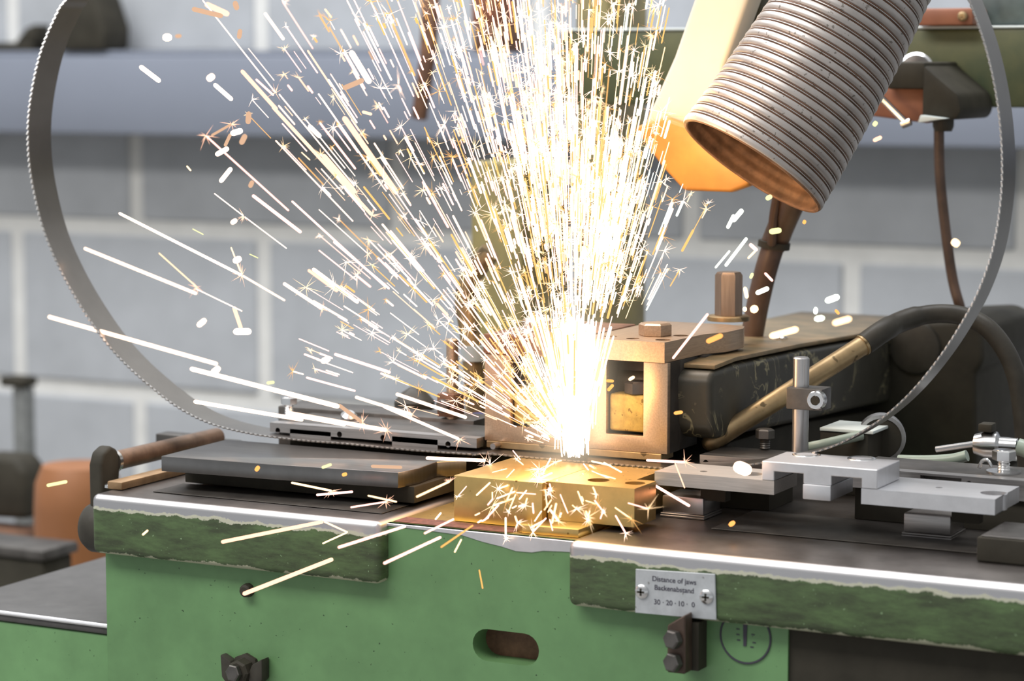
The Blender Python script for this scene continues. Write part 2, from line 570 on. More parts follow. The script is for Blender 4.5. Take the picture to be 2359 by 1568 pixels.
tl = thing('tool_trolley', (a.x, ty, 0), 'black low tool trolley behind the lower green cabinet at the far left', 'trolley')
MB().box(a.x, b_.x, ty, ty + .05, .12, a.z - .012, .004).build('body', 'black', tl)
MB().box(a.x - .005, b_.x + .005, ty - .005, ty + .055, a.z - .0118, a.z, .003).build('tray', 'steel_dark', tl)
for xx in (a.x + .03, b_.x - .03):
    MB().lathe((xx - .015, ty + .025, .06), (1, 0, 0), [(0, .05), (.004, .06), (.026, .06), (.03, .05)], 20).build('wheel', 'rubber', tl)
    MB().box(xx - .004, xx + .004, ty + .018, ty + .032, .06, .121).build('fork', 'pale', tl)
# strap and bracket hanging before the wall
YH = 0.9
st = MB().prism([(P(972, 0, Y=YH).x, P(972, -60, Y=YH).z), (P(1006, 0, Y=YH).x, P(1006, -60, Y=YH).z), (P(996, 120, Y=YH).x, P(996, 120, Y=YH).z), (P(973, 278, Y=YH).x, P(973, 278, Y=YH).z), (P(946, 272, Y=YH).x, P(946, 272, Y=YH).z), (P(965, 130, Y=YH).x, P(965, 130, Y=YH).z)],
                'Y', YH, YH + .012, bev=.002).build('hanging_strap', 'rust')
tag(st, 'narrow dark brown strap hanging down in front of the grey-blue trunking', 'strap')
hb = thing('hanging_box', P(1120, 60, Y=YH), 'brown box with a dark end hanging beside the strap behind the sparks', 'box')
MB().box(P(1085, 0, Y=YH).x, P(1148, 0, Y=YH).x, YH, YH + .05, P(0, 70, Y=YH).z, P(0, -80, Y=YH).z, .003).build('body', 'copper', hb)
MB().box(P(1100, 0, Y=YH).x, P(1160, 0, Y=YH).x, YH - .01, YH + .05, P(0, 122, Y=YH).z, P(0, 70.5, Y=YH).z, .003).build('end_cap', 'rust', hb)

# ------------------------------------------------------------ the welding machine
mc = thing('welding_machine', (0, 0.1, 0), 'green bench machine for butt welding saw bands, with worn steel-topped tables', 'machine')
YB = -0.112
xl, xr = -0.322, 0.2006
sl = [P(1088 + 40, 1452, Y=YB), P(1200, 1530, Y=YB)]
cx1, cx2 = P(1122, 1485, Y=YB), P(1208, 1496, Y=YB)
rs_ = 0.0108
slot = [(cx2.x + rs_ * math.cos(t), cx2.z + rs_ * math.sin(t)) for t in [(-90 + 18 * i) * PI / 180 for i in range(11)]] + \
       [(cx1.x + rs_ * math.cos(t), cx1.z + rs_ * math.sin(t)) for t in [(90 + 18 * i) * PI / 180 for i in range(11)]]
slot = [(x, (cx1.z + cx2.z) / 2 + (z - (cx2.z if i < 11 else cx1.z))) for i, (x, z) in enumerate(slot)]
MB().prism([(xl, 0.30), (xr, 0.30), (xr, 0.9675), (xl, 0.9675)], 'Y', YB, YB + 0.02, holes=[slot]).build('front_panel', 'green', mc)
MB().box(xl, xr, YB + 0.0201, 0.30, 0.0, 0.967, 0.002).build('body', 'green', mc)
MB().box(cx1.x - 0.015, cx2.x + 0.015, YB + 0.0185, YB + 0.0200, cx1.z - 0.016, cx1.z + 0.014).build('slot_lining', 'rust', mc)
# worn silver rim of the body between the two tables
MB().prism([(-0.0895, .9675), (0.053, .9675), (0.053, .9600), (0.044, .9598), (0.030, .9590), (0.022, .9572), (0.010, .9570), (0.0, .9590), (-0.015, .9610), (-0.03, .9640), (-0.06, .9650), (-.0895, .9655)], 'Y', YB - .0006, YB + .004, bev=.0004, seg=1).build('worn_rim', 'alu', mc)
# dark box filling the shaded void right of the body
MB().box(xr + .0002, 0.56, YB + .002, 0.30, 0.0, 0.9265).build('shade_panel', 'hole', mc)
# tables
MB().box(-0.3255, -0.0868, YS, 0.30, 0.927, ZT, 0.005, 4).build('table_slab', 'slab', mc)['label'] = 'steel-topped green table slab with chipped front edge, by the crank'
MB().box(0.0532, 0.56, YS, 0.30, 0.927, ZT, 0.0055, 4).build('table_slab', 'slab', mc)['label'] = 'steel-topped green table slab carrying the zinc label'
MB().box(-0.0862, 0.0526, YB + .0045, 0.2, 0.9662, 0.9678).build('centre_plate', 'brass', mc)
rp = MB().prism([(-0.085, YB + .004), (0.0, YB + .004), (0.004, YB + .008), (0.004, YB + .016), (0.0, YB + .020), (-0.085, YB + .022)], 'Z', .9679, .9683)
rp.build('primer_patch', 'redpaint', mc)
a = P(1190, 1207, Z=.9735)
MB().prism([(a.x - .004, a.y + .006), (a.x + .004, a.y), (0.051, a.y + .002), (0.051, -0.02), (a.x + .01, -0.02)], 'Z', .9679, .9735, bev=.0006).build('stop_plate', 'brass', mc)
# thin dark strips lying on the steel tops
MB().box(-0.29, -0.10, -.098, -.06, ZT + .0003, ZT + .0008, .0002, 1).build('dark_strip', 'side', mc)
MB().box(0.12, 0.30, -.045, .03, ZT + .0003, ZT + .0008, .0002, 1).build('dark_strip', 'side', mc)
# zinc label
YL = YS - .0012
q = [P(u, v, Y=YL) for u, v in ((1463, 1411), (1650, 1428), (1647, 1322), (1464, 1310))]
lb = MB().prism([(k.x, k.z) for k in q], 'Y', YL, YS - .0002, bev=.0003, seg=1).build('label_plate', 'zinc', mc)
for u, v in ((1479, 1362), (1628, 1374)):
    k = P(u, v, Y=YL)
    sc_ = MB().lathe((k.x, YL - .00005, k.z), (0, -1, 0), [(0, .0047), (.0008, .0045), (.0018, .003), (.0021, .001)], 20).build('screw', 'chrome', lb)
    MB().box(k.x - .0024, k.x + .0024, YL - .0024, YL - .0021, k.z - .0006, k.z + .0006).box(k.x - .0006, k.x + .0006, YL - .0024, YL - .0021, k.z - .0024, k.z + .0024).build('cross_slot', 'hole', lb)
for txt, u, v, h in (('Distance of jaws', 1553, 1337, .0034), ('Backenabstand', 1553, 1357, .0034), ('30 ·', 1518, 1387, .0034), ('20 ·', 1546, 1389, .0034), ('10 ·', 1573, 1391, .0034), ('0', 1597, 1393, .0034)):
    k = P(u, v, Y=YL)
    cu = bpy.data.curves.new('lettering', 'FONT')
    cu.body = txt
    cu.size = h * 1.35
    cu.align_x = 'CENTER'
    cu.align_y = 'CENTER'
    cu.extrude = .00006
    cu.offset = .00006
    cu.materials.append(M['ink'])
    tmp = bpy.data.objects.new('lettering', cu)
    C.objects.link(tmp)
    bpy.context.view_layer.update()
    me = bpy.data.meshes.new_from_object(tmp.evaluated_get(bpy.context.evaluated_depsgraph_get()))
    bpy.data.objects.remove(tmp)
    ob = bpy.data.objects.new('lettering', me)
    C.objects.link(ob)
    ob.parent = lb
    ob.rotation_euler = (PI / 2, math.radians(-0.6), 0)
    ob.location = Vector((k.x, YL - .0001, k.z)) - wloc(lb)
# pointer bracket with its bolts
YK = -.137
kk = [P(u, v, Y=YK) for u, v in ((1536, 1548), (1578, 1553), (1578, 1416), (1537, 1440))]
br = MB().prism([(k.x, k.z) for k in kk], 'Y', YK, YS - .0013, bev=.0008, seg=1).build('pointer_bracket', mat('dark_brown_bracket', (.09, .06, .045), .5, .4, .3, 60), mc)
for v in (1471, 1524):
    k = P(1556, v, Y=YK)
    bolt(br, 'hex_bolt', (k.x, YK - .0003, k.z), (-.25, -1, 0.05), .0062, .0055, 'steel_dark')
MB().box(kk[0].x, kk[1].x + .004, YS - .0012, YB - .0002, kk[0].z, .926).build('bracket_stem', 'black', mc)
# scribed dial under the slab
k = P(1718, 1466, Y=YB)
dl = MB().lathe((k.x, YB, k.z), (0, -1, 0), [(0, .0163), (.0006, .0161)], 40).build('dial', 'green', mc)
rim = [(k.x + .0168 * math.cos(2 * PI * i / 48), YB - .0004, k.z + .0168 * math.sin(2 * PI * i / 48)) for i in range(48)]
MB().tube(rim, .0007, 6, close=True).build('dial_groove', 'ink', dl)
MB().prism([(k.x - .0011, k.z - .006), (k.x + .0009, k.z - .0056), (k.x + .0013, k.z + .008), (k.x - .0014, k.z + .008)], 'Y', YB - .0012, YB - .0007).build('pointer_mark', 'ink', dl)
for i, (dx, dz) in enumerate(((-.005, .001), (-.005, .0045), (-.0045, -.0025), (.0045, -.006), (.006, -.003), (.0052, .002))):
    MB().box(k.x + dx - .0011, k.x + dx + .0011, YB - .0009, YB - .0007, k.z + dz - .0004, k.z + dz + .0004).build('scale_mark', 'ink', dl)
# wing knob low on the front
k = P(570, 1540, Y=YB)
kb = MB().lathe((k.x, YB, k.z), (0, -1, 0), [(0, .0115), (.003, .0115), (.004, .009), (.012, .0085), (.0135, .007)], 8).build('wing_knob', 'black', mc)
MB().prism([(k.x - .0175, k.z + .010), (k.x - .0165, k.z - .006), (k.x - .010, k.z - .013), (k.x - .006, k.z - .003), (k.x - .009, k.z + .006)], 'Y', YB - .008, YB - .0002, bev=.001).build('wing', 'rubber', kb)
MB().prism([(k.x + .0185, k.z + .011), (k.x + .0185, k.z - .004), (k.x + .010, k.z - .012), (k.x + .006, k.z - .003), (k.x + .010, k.z + .006)], 'Y', YB - .010, YB - .0002, bev=.001).build('wing', 'rubber', kb)
MB().hexhead((k.x - .001, YB - .0136, k.z), (-.1, -1, .1), .0062, .004).build('hex_bolt', 'steel_dark', kb)
k = P(573, 1358, Y=YB)
MB().lathe((k.x, YB, k.z), (0, -1, 0), [(0, .005), (.005, .0045), (.006, .003)], 10).build('stud', 'black', mc)
# crank at the left end
for nm, args in (('crank_arm', None),):
    xa = -0.338
    MB().prism([(-.094, .927), (-.076, .927), (-.070, .985), (-.073, .994), (-.081, .998), (-.090, .994), (-.094, .985)], 'X', xa - .012, xa, bev=.003, seg=3).build('crank_arm', 'black', mc)
MB().lathe((xa - .0001, -.085, .938), (-1, 0, 0), [(-.011, .017), (-.009, .019), (.012, .019), (.017, .016), (.019, .010)], 28).build('crank_knob', 'rubber', mc)
ra, rb = P(262, 1062, Y=-.07), P(500, 1006, Y=.07)
MB().tube([ra, rb], .0072, 16).build('crank_shaft', 'rod', mc)
dd = (rb - ra).normalized()
MB().lathe(ra - dd * .003, dd, [(0, .0075), (.0, .0086), (.0035, .0086), (.0035, .0075)], 22).build('collar', 'chrome', mc)
MB().box(xa - .006, ra.x + .006, -.092, ra.y - .003, ra.z - .010, ra.z + .0075, .003, 2).build('crank_boss', 'black', mc)
k = P(257, 1117, Z=.9715)
MB().lathe((k.x, k.y, ZT), (0, 0, 1), [(0, .0052), (.002, .005), (.003, .003)], 16).build('screw', 'chrome', mc)
# lower cabinet to the left
sx = P(0, 1405, Y=-.1)
sd = thing('side_cabinet', (-.5, 0, 0), 'low green cabinet with a dark top and bright front edge, at the lower left', 'cabinet')
cbx = P(-132, 1388, Z=.87).x
MB().box(cbx, xl - .0005, -.100, .20, 0, .862, .002).build('body', 'green', sd)
MB().box(cbx, xl - .0005, -.1015, .20, .8622, .870, .002, 2).build('top_plate', mat('dark_lino_top', (.075, .072, .07), .55, .1, .15, 60), sd)
MB().tube([(cbx, -.1015, .8688), (xl - .001, -.1015, .8688)], .0016, 8).build('edge_strip', 'alu', sd)

# ------------------------------------------------------------ jaws and clamps
d1 = [P(1045, 1094, Z=ZB - .0008), P(1256, 1110, Z=ZB - .0008), P(1466, 1124, Z=ZB - .0008)]
dz0 = .9737
for i, (xa, xb, ya, lab, holes) in enumerate((
        (d1[0].x, d1[1].x - .0004, d1[0].y, 'plain brass jaw block below the sparks, beside the steel support plate', ()),
        (d1[1].x + .0004, d1[2].x, d1[2].y - .003, 'brass jaw block with two bored holes, next to the square-ended steel support', (circ(.045, -.060, .0075), circ(.0715, -.0595, .0068, 18))))):
    z0 = .9737 if i else .9680
    dk = MB().prism([(xa, ya), (xb, ya), (xb, -.046), (.0665, -.046), (.0665, .034), (xa, .034)] if i else [(xa, ya), (xb, ya), (xb, .034), (xa, .034)], 'Z', z0, ZB - .0008, holes=list(holes), bev=0 if holes else .0008).build('jaw_block', 'brass')
    tag(dk, lab, 'jaw', 'brass jaw blocks')
YC = .02


def clamp_head(label, x0, x1, ox0, ox1, zt_, plate_h, xs1, yback, ybody, front, lit):
    t = thing('clamp_unit', ((x0 + x1) / 2, YC, 1.0), label, 'clamp', 'clamp units either side of the weld')
    zb_ = 1.0062
    zp = zt_ - plate_h
    ou = P(1397, 998, Y=YC).z
    # frame: an upright block with a window in its front
    MB().prism([(x0, zb_), (x1, zb_), (x1, zp - .0002), (ox1, zp - .0002), (ox1, ou), (ox0, ou), (ox0, zp - .0002), (x0, zp - .0002)], 'Y', YC, YC + .005, bev=.0005).build('frame', front, t)
    MB().box(x0 + .0004, ox0 - .0003, YC + .0051, YC + .022, zb_, zp - .0003).box(ox1 + .0003, x1 - .0003, YC + .0051, YC + .022, zb_, zp - .0003).box(ox0 - .0002, ox1 + .0002, YC + .0051, YC + .022, zb_, ou - .0003).build('cheeks', 'side', t)
    MB().box(x0 + .0005, x1 - .0002, YC + .0221, ybody, zb_, zp - .0002, .0006).build('body', 'side', t)
    # brass slug in the window and its bolt
    zi0, zi1 = P(1440, 994, Y=YC + .003).z, P(1440, 908, Y=YC + .003).z
    MB().box(ox0 + .0004, ox1 - .0004, YC + .0035, YC + .0215, zi0, zi1, .0022, 3).build('slug', 'brass_raw', t)
    bolt(t, 'hex_bolt', ((ox0 + ox1) / 2 + .005, YC + .012, zi1 + .0002), (0, 0, 1), .0098, .0085, 'steel_dark', roll=.5)
    # insert strip pressing on the saw band
    MB().box(x0 + .002, x1 - .004, YC - .001, YC + .02, ZB + .0013, zb_ - .0001, .0004, 1).build('insert_strip', 'brass_dull', t)
    return t, zp


x0, x1 = P(1349, 900, Y=YC).x, P(1538, 900, Y=YC).x
ox0, ox1 = P(1397, 900, Y=YC).x, P(1482, 900, Y=YC).x
ZP = 1.0840
cr, zp = clamp_head('clamp head with hex post and washer on top, bare steel window front', x0, x1, ox0, ox1, ZP, .0142, 0, .135, .073, 'warm', True)
xp1 = P(1531, 800, Y=YC - .001).x
xp0 = P(1338, 800, Y=YC - .001).x
yb = .150
pr = [(xp0, YC - .001), (xp1, YC - .001), (xp1 + .003, .08), (xp1 + .012, .100), (xp1 + .013, yb - .02), (xp1 + .008, yb - .006), (xp1 - .006, yb), (xp0, yb)]
hl = [P(1450, 787, Z=ZP), P(1520, 789, Z=ZP), P(1597, 772, Z=ZP), P(1385, 783, Z=ZP)]
MB().prism(pr, 'Z', zp, ZP, holes=[circ(xp0 + .034, YC + .012, .0048, 14), circ(xp1 - .008, YC + .014, .0055, 14), circ(xp1 - .008, YC + .045, .0055, 14), circ(xp0 + .014, YC + .018, .0048, 14)]).build('top_plate', 'warm', cr)
MB().box(xp0 + .01, xp1 + .006, YC + .056, yb - .012, zp - .011, zp - .0002, .001).build('under_plate', 'side', cr)
k = P(1509, 772, Z=ZP)
bolt(cr, 'hex_bolt', (k.x, k.y, ZP + .0001), (0, 0, 1), .0118, .0088, 'warm', roll=.25)
k = P(1678, 738, Z=ZP)
MB().lathe((k.x, k.y, ZP + .0001), (0, 0, 1), [(0, .0158), (.0032, .0158), (.0038, .0148)], 32).build('washer', 'brass_dull', cr)
MB().lathe((k.x, k.y, ZP + .0040), (0, 0, 1), [(0, .0103), (.030, .0103), (.0325, .0085)], 6, roll=.35).build('hex_post', mat('bronzed_steel', (.33, .24, .18), .38, .85, .2, 30, (20, 20, 1)), cr)

xa_, xb_ = P(1116, 900, Y=YC).x, P(1305, 900, Y=YC).x
cl, zp2 = clamp_head('clamp head half hidden in the spark shower, beside the bent tube', xa_, xb_, P(1176, 900, Y=YC).x, P(1256, 900, Y=YC).x, ZP - .001, .0142, 0, .13, .075, 'warm', True)
MB().box(xa_ - .0005, xb_ + .003, YC - .001, .13, zp2, ZP - .001, .0008).build('top_plate', 'rust', cl)
k = P(1175, 770, Z=ZP)
bolt(cl, 'hex_bolt', (k.x, .06, ZP - .0009), (0, 0, 1), .0118, .0085, 'warm')

# ------------------------------------------------------------ the saw band
XZ = []
for u, v in [(1330, 1062), (1200, 1053), (1053, 1044), (920, 1034), (800, 1022), (720, 1016), (650, 1009), (575, 998), (500, 980), (440, 955), (380, 916), (300, 848), (240, 782), (185, 702), (140, 622), (105, 540), (82, 455), (68, 370), (66, 280), (78, 190), (100, 105), (135, 25), (165, -35)]:
    p = P(u, v, Y=0)
    XZ.append((p.x, p.z))
L_top = XZ[-1]
XR = []
for u, v in [(1440, 1070), (1540, 1077), (1640, 1078), (1740, 1068), (1830, 1052), (1920, 1027), (2000, 985), (2060, 940), (2115, 885), (2170, 815), (2215, 745), (2250, 680), (2280, 600), (2298, 520), (2308, 430), (2308, 340), (2300, 250), (2285, 165), (2262, 80), (2232, 0), (2205, -60)]:
    p = P(u, v, Y=0)
    XR.append((p.x, p.z))
# over the top, out of the frame, the band closes in a wide arch
a, b_ = Vector((L_top[0], 0, L_top[1])), Vector((XR[-1][0], 0, XR[-1][1]))
mid = (a + b_) / 2
arch = []
for i in range(1, 12):
    t = PI * i / 12
    q_ = mid + (a - mid) * math.cos(t) + Vector((0, 0, 1)) * 0.26 * math.sin(t)
    arch.append((q_.x, q_.z))
loop = [Vector((x, 0, z)) for x, z in (XZ + arch + XR[::-1])]
lp = smooth(loop + [loop[0]], 10)[:-1]
# flatten the welding line exactly to the jaw height
lp = [Vector((q_.x, 0, ZB if (abs(q_.x) < .08 and q_.z < 1.05) else q_.z)) for q_ in lp]
BWD, BTH = .0275, .0010
n = len(lp)
rings = []
for i, q_ in enumerate(lp):
    d = (lp[(i + 1) % n] - lp[i - 1]).normalized()
    nn = Vector((d.z, 0, -d.x))
    rings.append([q_ + nn * BTH * .5 + Vector((0, .0, 0)), q_ + nn * BTH * .5 + Vector((0, BWD, 0)), q_ - nn * BTH * .5 + Vector((0, BWD, 0)), q_ - nn * BTH * .5])
bl = MB().loft(rings, close=True).build('saw_band', 'blade')
tag(bl, 'toothed steel saw band bent into a large loop through the clamps', 'saw blade')
# its teeth along the edge nearest the viewer
tb = MB()
acc, pitch = 0.0, .0042
for i in range(n):
    p0, p1 = lp[i], lp[(i + 1) % n]
    seg = (p1 - p0).length
    d = (p1 - p0).normalized()
    nn = Vector((d.z, 0, -d.x))
    t = pitch - acc if acc else 0
    while t < seg:
        c = p0 + d * t
        v4 = [c + nn * .0006, c + d * pitch * .92 + nn * .0006, c + d * pitch * .92 - nn * .0006, c - nn * .0006]
        tip = c + d * pitch * .18 + Vector((0, -.0022, 0))
        vv = [tb.b.verts.new(k) for k in v4] + [tb.b.verts.new(tip + nn * .0004), tb.b.verts.new(tip - nn * .0004)]
        for fidx in ((0, 1, 4), (3, 5, 2), (1, 2, 5, 4), (0, 4, 5, 3)):
            tb.b.faces.new([vv[j] for j in fidx])
        t += pitch
    acc = (seg - (t - pitch)) if t > 0 else acc + seg
    acc = acc % pitch
bmesh.ops.recalc_face_normals(tb.b, faces=tb.b.faces)
tt = tb.build('teeth', mat('bright_tooth_edge', (.52, .51, .50), .34, .95, .1, 30), bl)
tt['kind'] = 'stuff'

# ------------------------------------------------------------ left side: support plate, fence
zpt = .9955
pt = [P(u, v, Z=zpt) for u, v in ((371, 1050), (640, 1070), (917, 1088), (965, 1078), (1006, 1063), (1075, 1060))]
out = [(p.x, p.y) for p in pt] + [(-.088, -.004), (-.29, -.004)]
sp_ = thing('support_plate', (-.19, -.05, ZT), 'flat dark steel plate with a clipped corner supporting the saw band', 'plate')
MB().prism(out, 'Z', .9845, zpt, bev=.0006).build('plate', 'steel_plate', sp_)
u0, u1 = P(424, 1100, Y=-.065).x, P(958, 1140, Y=-.062).x
MB().box(u0, u1, -.064, -.004, ZT + .0025, .9843, .0008).build('packing_block', 'black', sp_)
fb = MB().box(P(270, 1105, Z=.975).x, P(270, 1105, Z=.975).x + .013, P(270, 1113, Z=.975).y, .06, ZT + .0003, ZT + .006, .001)
fo = fb.build('flat_bar', mat('brown_flat_bar', (.34, .22, .12), .45, .6, .25, 60))
tag(fo, 'narrow brown flat bar lying under the shaft at the left end of the table', 'bar')

YF = .031
fz0 = .974


def fence(name, label, x0, x1, zt_, slots, bores, y1=.062, yf=.031, z0=.992):
    t = thing(name, ((x0 + x1) / 2, YF + .02, ZT), label, 'fence', 'fence bars behind the saw band')
    hs = []
    for a, b_, za, zb_ in slots:
        hs.append([(a, za), (b_, za), (b_, zb_), (a, zb_)])
    for x, z in bores:
        hs.append(circ(x, z, .0022, 12))
    MB().prism([(x0, z0), (x1, z0), (x1, zt_), (x0, zt_)], 'Y', yf, yf + .010, holes=hs).build('front_rail', 'steel_x', t)
    MB().box(x0, x1, yf + .0102, y1, z0, zt_, .0006).build('rail', 'steel_dark', t)
    MB().box(x0 + .002, x1 - .002, .0345, y1 + .004, ZT + .0002, z0 - .0002).build('shade_bed', 'hole', t)  # base block blackened to carry the shade under the bars
    return t


YF2 = .010
zf = P(780, 985, Y=YF2).z
X = lambda u, v=1000, Y=YF2: P(u, v, Y=Y).x
Zz = lambda u, v, Y=YF2: P(u, v, Y=Y).z
fl_ = fence('fence_bar', 'long steel fence bar with slots and a hex bolt, behind the dark support plate', X(622), xa_ - .001, zf,
            [(X(668), X(762), Zz(700, 1010), Zz(700, 990)), (X(903), X(1008), Zz(950, 1034), Zz(950, 1008))],
            [(X(640), Zz(640, 998) + .0022), (X(782), Zz(782, 1007) + .0022), (X(882), Zz(882, 1015) + .0022), (X(1032), Zz(1032, 1030) + .0022), (X(1135), Zz(1135, 1035) + .0022)], .070, YF2, 1.0016)
k = P(666, 962, Z=zf)
bolt(fl_, 'hex_bolt', (k.x, k.y, zf + .0105), (0, 0, 1), .0065, .0055, 'chrome', shank=.009, washer=.010)
k = P(803, 966, Z=zf)
MB().lathe((k.x, k.y, zf + .0001), (.3, -.3, 1), [(-.001, .006), (.004, .0062), (.006, .004)], 16).build('cap_screw', 'chrome', fl_)
MB().box(X(540), X(1000), .0702, .105, ZT + .0002, zf + .003, .001).build('back_bar', 'steel_dark', fl_)
a, b_ = P(366, 975, Y=.085), P(530, 985, Y=.085)
sb = thing('stop_bar', a, 'short black square bar with a grey end crossing behind the saw band', 'bar')
MB().box(a.x, P(415, 0, Y=.085).x, .080, .096, P(0, 992, Y=.085).z, P(0, 966, Y=.085).z, .001).build('end_piece', 'steel_dark', sb)
MB().box(P(415, 0, Y=.085).x + .0002, P(530, 0, Y=.085).x, .081, .095, P(0, 998, Y=.085).z, P(0, 972, Y=.085).z, .001).build('shank', 'black', sb)
# rear left: dark fittings, post with collar, bent tube
YG = .12
dk = thing('terminal_block', P(850, 960, Y=YG), 'dark terminal block with a domed knob behind the left fence bar', 'block')
MB().box(P(812, 0, Y=YG).x, P(1010, 0, Y=YG).x, YG, YG + .05, .972, P(0, 928, Y=YG).z, .002).build('base', 'black', dk)
kx = P(955, 930, Y=YG + .02)
MB().lathe((kx.x, YG + .02, kx.z - .004), (0, 0, 1), [(0, .016), (.006, .016), (.013, .010), (.017, .004)], 20).build('knob', 'rubber', dk)
MB().lathe((P(1080, 940, Y=YG).x, YG + .02, .972), (0, 0, 1), [(0, .012), (.03, .012), (.034, .008)], 18).build('cap', mat('dark_blue_cap', (.05, .06, .16), .4), dk)
YQ = .075
k0, k1 = P(1042, 780, Y=YQ), P(1042, 985, Y=YQ)
gp = thing('guide_post', (k0.x, YQ, ZT), 'slim steel guide post with collar in the sparks left of the clamps', 'post', 'guide posts')
MB().tube([(k0.x, YQ, ZT), (k0.x, YQ, k0.z - .001), (k0.x, YQ, k0.z)], [.0046, .0046, .0038], 16).build('rod', 'warm', gp)
MB().box(k0.x - .0085, k0.x + .006, YQ - .009, YQ + .008, P(0, 880, Y=YQ).z, P(0, 832, Y=YQ).z, .001).build('collar_block', 'rust', gp)
MB().lathe((k0.x - .002, YQ - .009, P(0, 856, Y=YQ).z), (0, -1, 0), [(0, .005), (.004, .005), (.005, .004)], 18).build('socket_screw', 'steel_dark', gp)
YT = .17
bt = thing('bent_tube', P(1080, 900, Y=YT), 'bent tan tube with a pale ferrule rising behind the hidden clamp head', 'tube')
MB().tube(smooth([P(1098, 960, Y=YT), P(1092, 860, Y=YT), P(1082, 760, Y=YT), P(1072, 690, Y=YT), P(1090, 630, Y=YT), P(1130, 580, Y=YT)]), .0085, 14).build('pipe', 'brass_dull', bt)
k = P(1093, 812, Y=YT)
MB().lathe(k - Vector((0, 0, .006)), (0, 0, 1), [(0, .0105), (.012, .0105)], 18).build('ferrule', 'pale', bt)

# ------------------------------------------------------------ right side: supports, bridge, fence, post
YA = -.045
zb1, zb2 = .9965, 1.0055
br_ = thing('band_support', (.2, -.03, ZT), 'pale bare metal support of three bars under a notched bridge block', 'support')
b1x0, b1x1 = P(1508, 1100, Y=YA).x, P(1783, 1120, Y=YA).x
fx0, fx1 = P(1850, 1125, Y=YA).x, P(1915, 1130, Y=YA).x
b2x0, b2x1 = P(1984, 1140, Y=YA).x, P(2292, 1165, Y=YA).x
YR = -.0035
zc = P(1600, 1100, Y=YA).z


def bar(xa, xb, y0, y1, z0, z1, holes):
    return MB().prism([(xa, y0), (xb, y0), (xb, y1), (xa, y1)], 'Z', z0, z1, holes=holes, bev=0 if holes else .0008)


bar(b1x0, b1x1, YA, YR, zb1, zb2, [circ(b1x0 + .029, YA + .015, .0026, 12), circ(b1x0 + .061, YA + .020, .0078, 20)]).build('bar', 'alu_warm', br_)
bar(fx0, fx1, YA - .001, YR, zb1 - .001, zb2, []).build('foot', 'alu', br_)
bar(b2x0, b2x1, YA, YR + .012, zb1 - .001, zb2, [circ(b2x0 + .043, YA + .026, .0024, 12), circ(b2x0 + .080, YA + .022, .0085, 20)]).build('bar', 'alu', br_)
ux0, ux1 = P(1755, 1080, Y=YA).x, P(2021, 1100, Y=YA).x
zu0, zu1, zn = zb2 + .0002, P(1880, 1071, Y=YA).z, P(1880, 1093, Y=YA).z
prof = [(ux0, zu0), (b1x1, zu0), (b1x1, zn), (fx0, zn), (fx0, zu0), (fx1, zu0), (fx1, zn), (b2x0, zn), (b2x0, zu0), (ux1, zu0), (ux1, zu1), (ux0, zu1)]
MB().prism(prof, 'Y', YA, -.001, bev=.0004, seg=1).build('bridge_block', 'alu', br_)
for u, v in ((1858, 1047), (1985, 1056)):
    k = P(u, v, Z=zu1)
    MB().lathe((k.x, k.y, zu1 + .00005), (0, 0, 1), [(0, .0095), (.0004, .0092), (.0004, .0072), (-.0001, .0056)], 24, cap=False).build('countersink', 'chrome', br_)
    MB().lathe((k.x, k.y, zu1 + .0001), (0, 0, 1), [(0, .0068), (.0003, .0068)], 20).build('countersunk_screw', 'alu', br_)
for xx in (b1x0 + .02, b2x0 + .05):
    MB().box(xx, xx + .018, -.014, -.005, .983, zb1 - .0003).build('riser', 'black', br_)
# the little flanged blocks
for i, (ua, va, ub, vb, vt, lab) in enumerate(((1519, 1190, 1626, 1197, 1139, 'short flanged steel block beside the brass jaw, lit warm by the weld'), (2075, 1236, 2195, 1244, 1180, 'short flanged steel block under the far end of the pale support bar'))):
    k0, k1 = P(ua, va, Z=ZT), P(ub, vb, Z=ZT)
    y0 = (k0.y + k1.y) / 2
    zt_ = P(ua, vt, Y=y0).z
    t = thing('flanged_block', ((k0.x + k1.x) / 2, y0, ZT), lab, 'block', 'flanged blocks on the table')
    MB().box(k0.x, k1.x, y0 - .0012, y0 + .03, ZT + .0002, ZT + .0016, .0003, 1).build('flange', 'steel_x', t)
    MB().box(k0.x, k1.x, y0 - .0006, y0 + .03, ZT + .0018, ZT + .0030, .0003, 1).build('flange', 'steel_x', t)
    MB().box(k0.x + .001, k1.x - .001, y0, y0 + .03, ZT + .0031, zt_, .0010, 2).build('body', 'steel' if not i else 'steel_x', t)
# right fence
zr = P(1680, 1052, Y=YF).z
fr = fence('fence_bar', 'short dark-topped steel fence bar with an upright hex bolt, beside the hex-post clamp head', P(1612, 1060, Y=YF).x, P(1775, 1060, Y=YF).x, zr,
           [], [(P(1626, 1068, Y=YF).x, P(1626, 1066, Y=YF).z)], .075)
k = P(1762, 1035, Z=zr)
bolt(fr, 'hex_bolt', (k.x, k.y, zr + .008), (0, 0, 1), .0068, .0066, 'steel_dark', shank=.0075)
zr2 = P(2240, 1098, Y=YF).z
x2a, x2b = P(1960, 1090, Y=YF).x, P(2560, 1100, Y=YF).x
fr2 = fence('fence_bar', 'wide steel fence bar with a washered hex bolt at the far right of the table', x2a, x2b, zr2,
            [(P(2120, 1100, Y=YF).x, P(2215, 1100, Y=YF).x, P(2170, 1118, Y=YF).z, P(2170, 1098, Y=YF).z)], [(P(2232, 1115, Y=YF).x, P(2232, 1115, Y=YF).z)], .085)
k = P(2312, 1088, Z=zr2)
bolt(fr2, 'hex_bolt', (k.x, k.y, zr2 + .0085), (0, 0, 1), .0078, .0068, 'chrome', shank=.0072, washer=.0115)
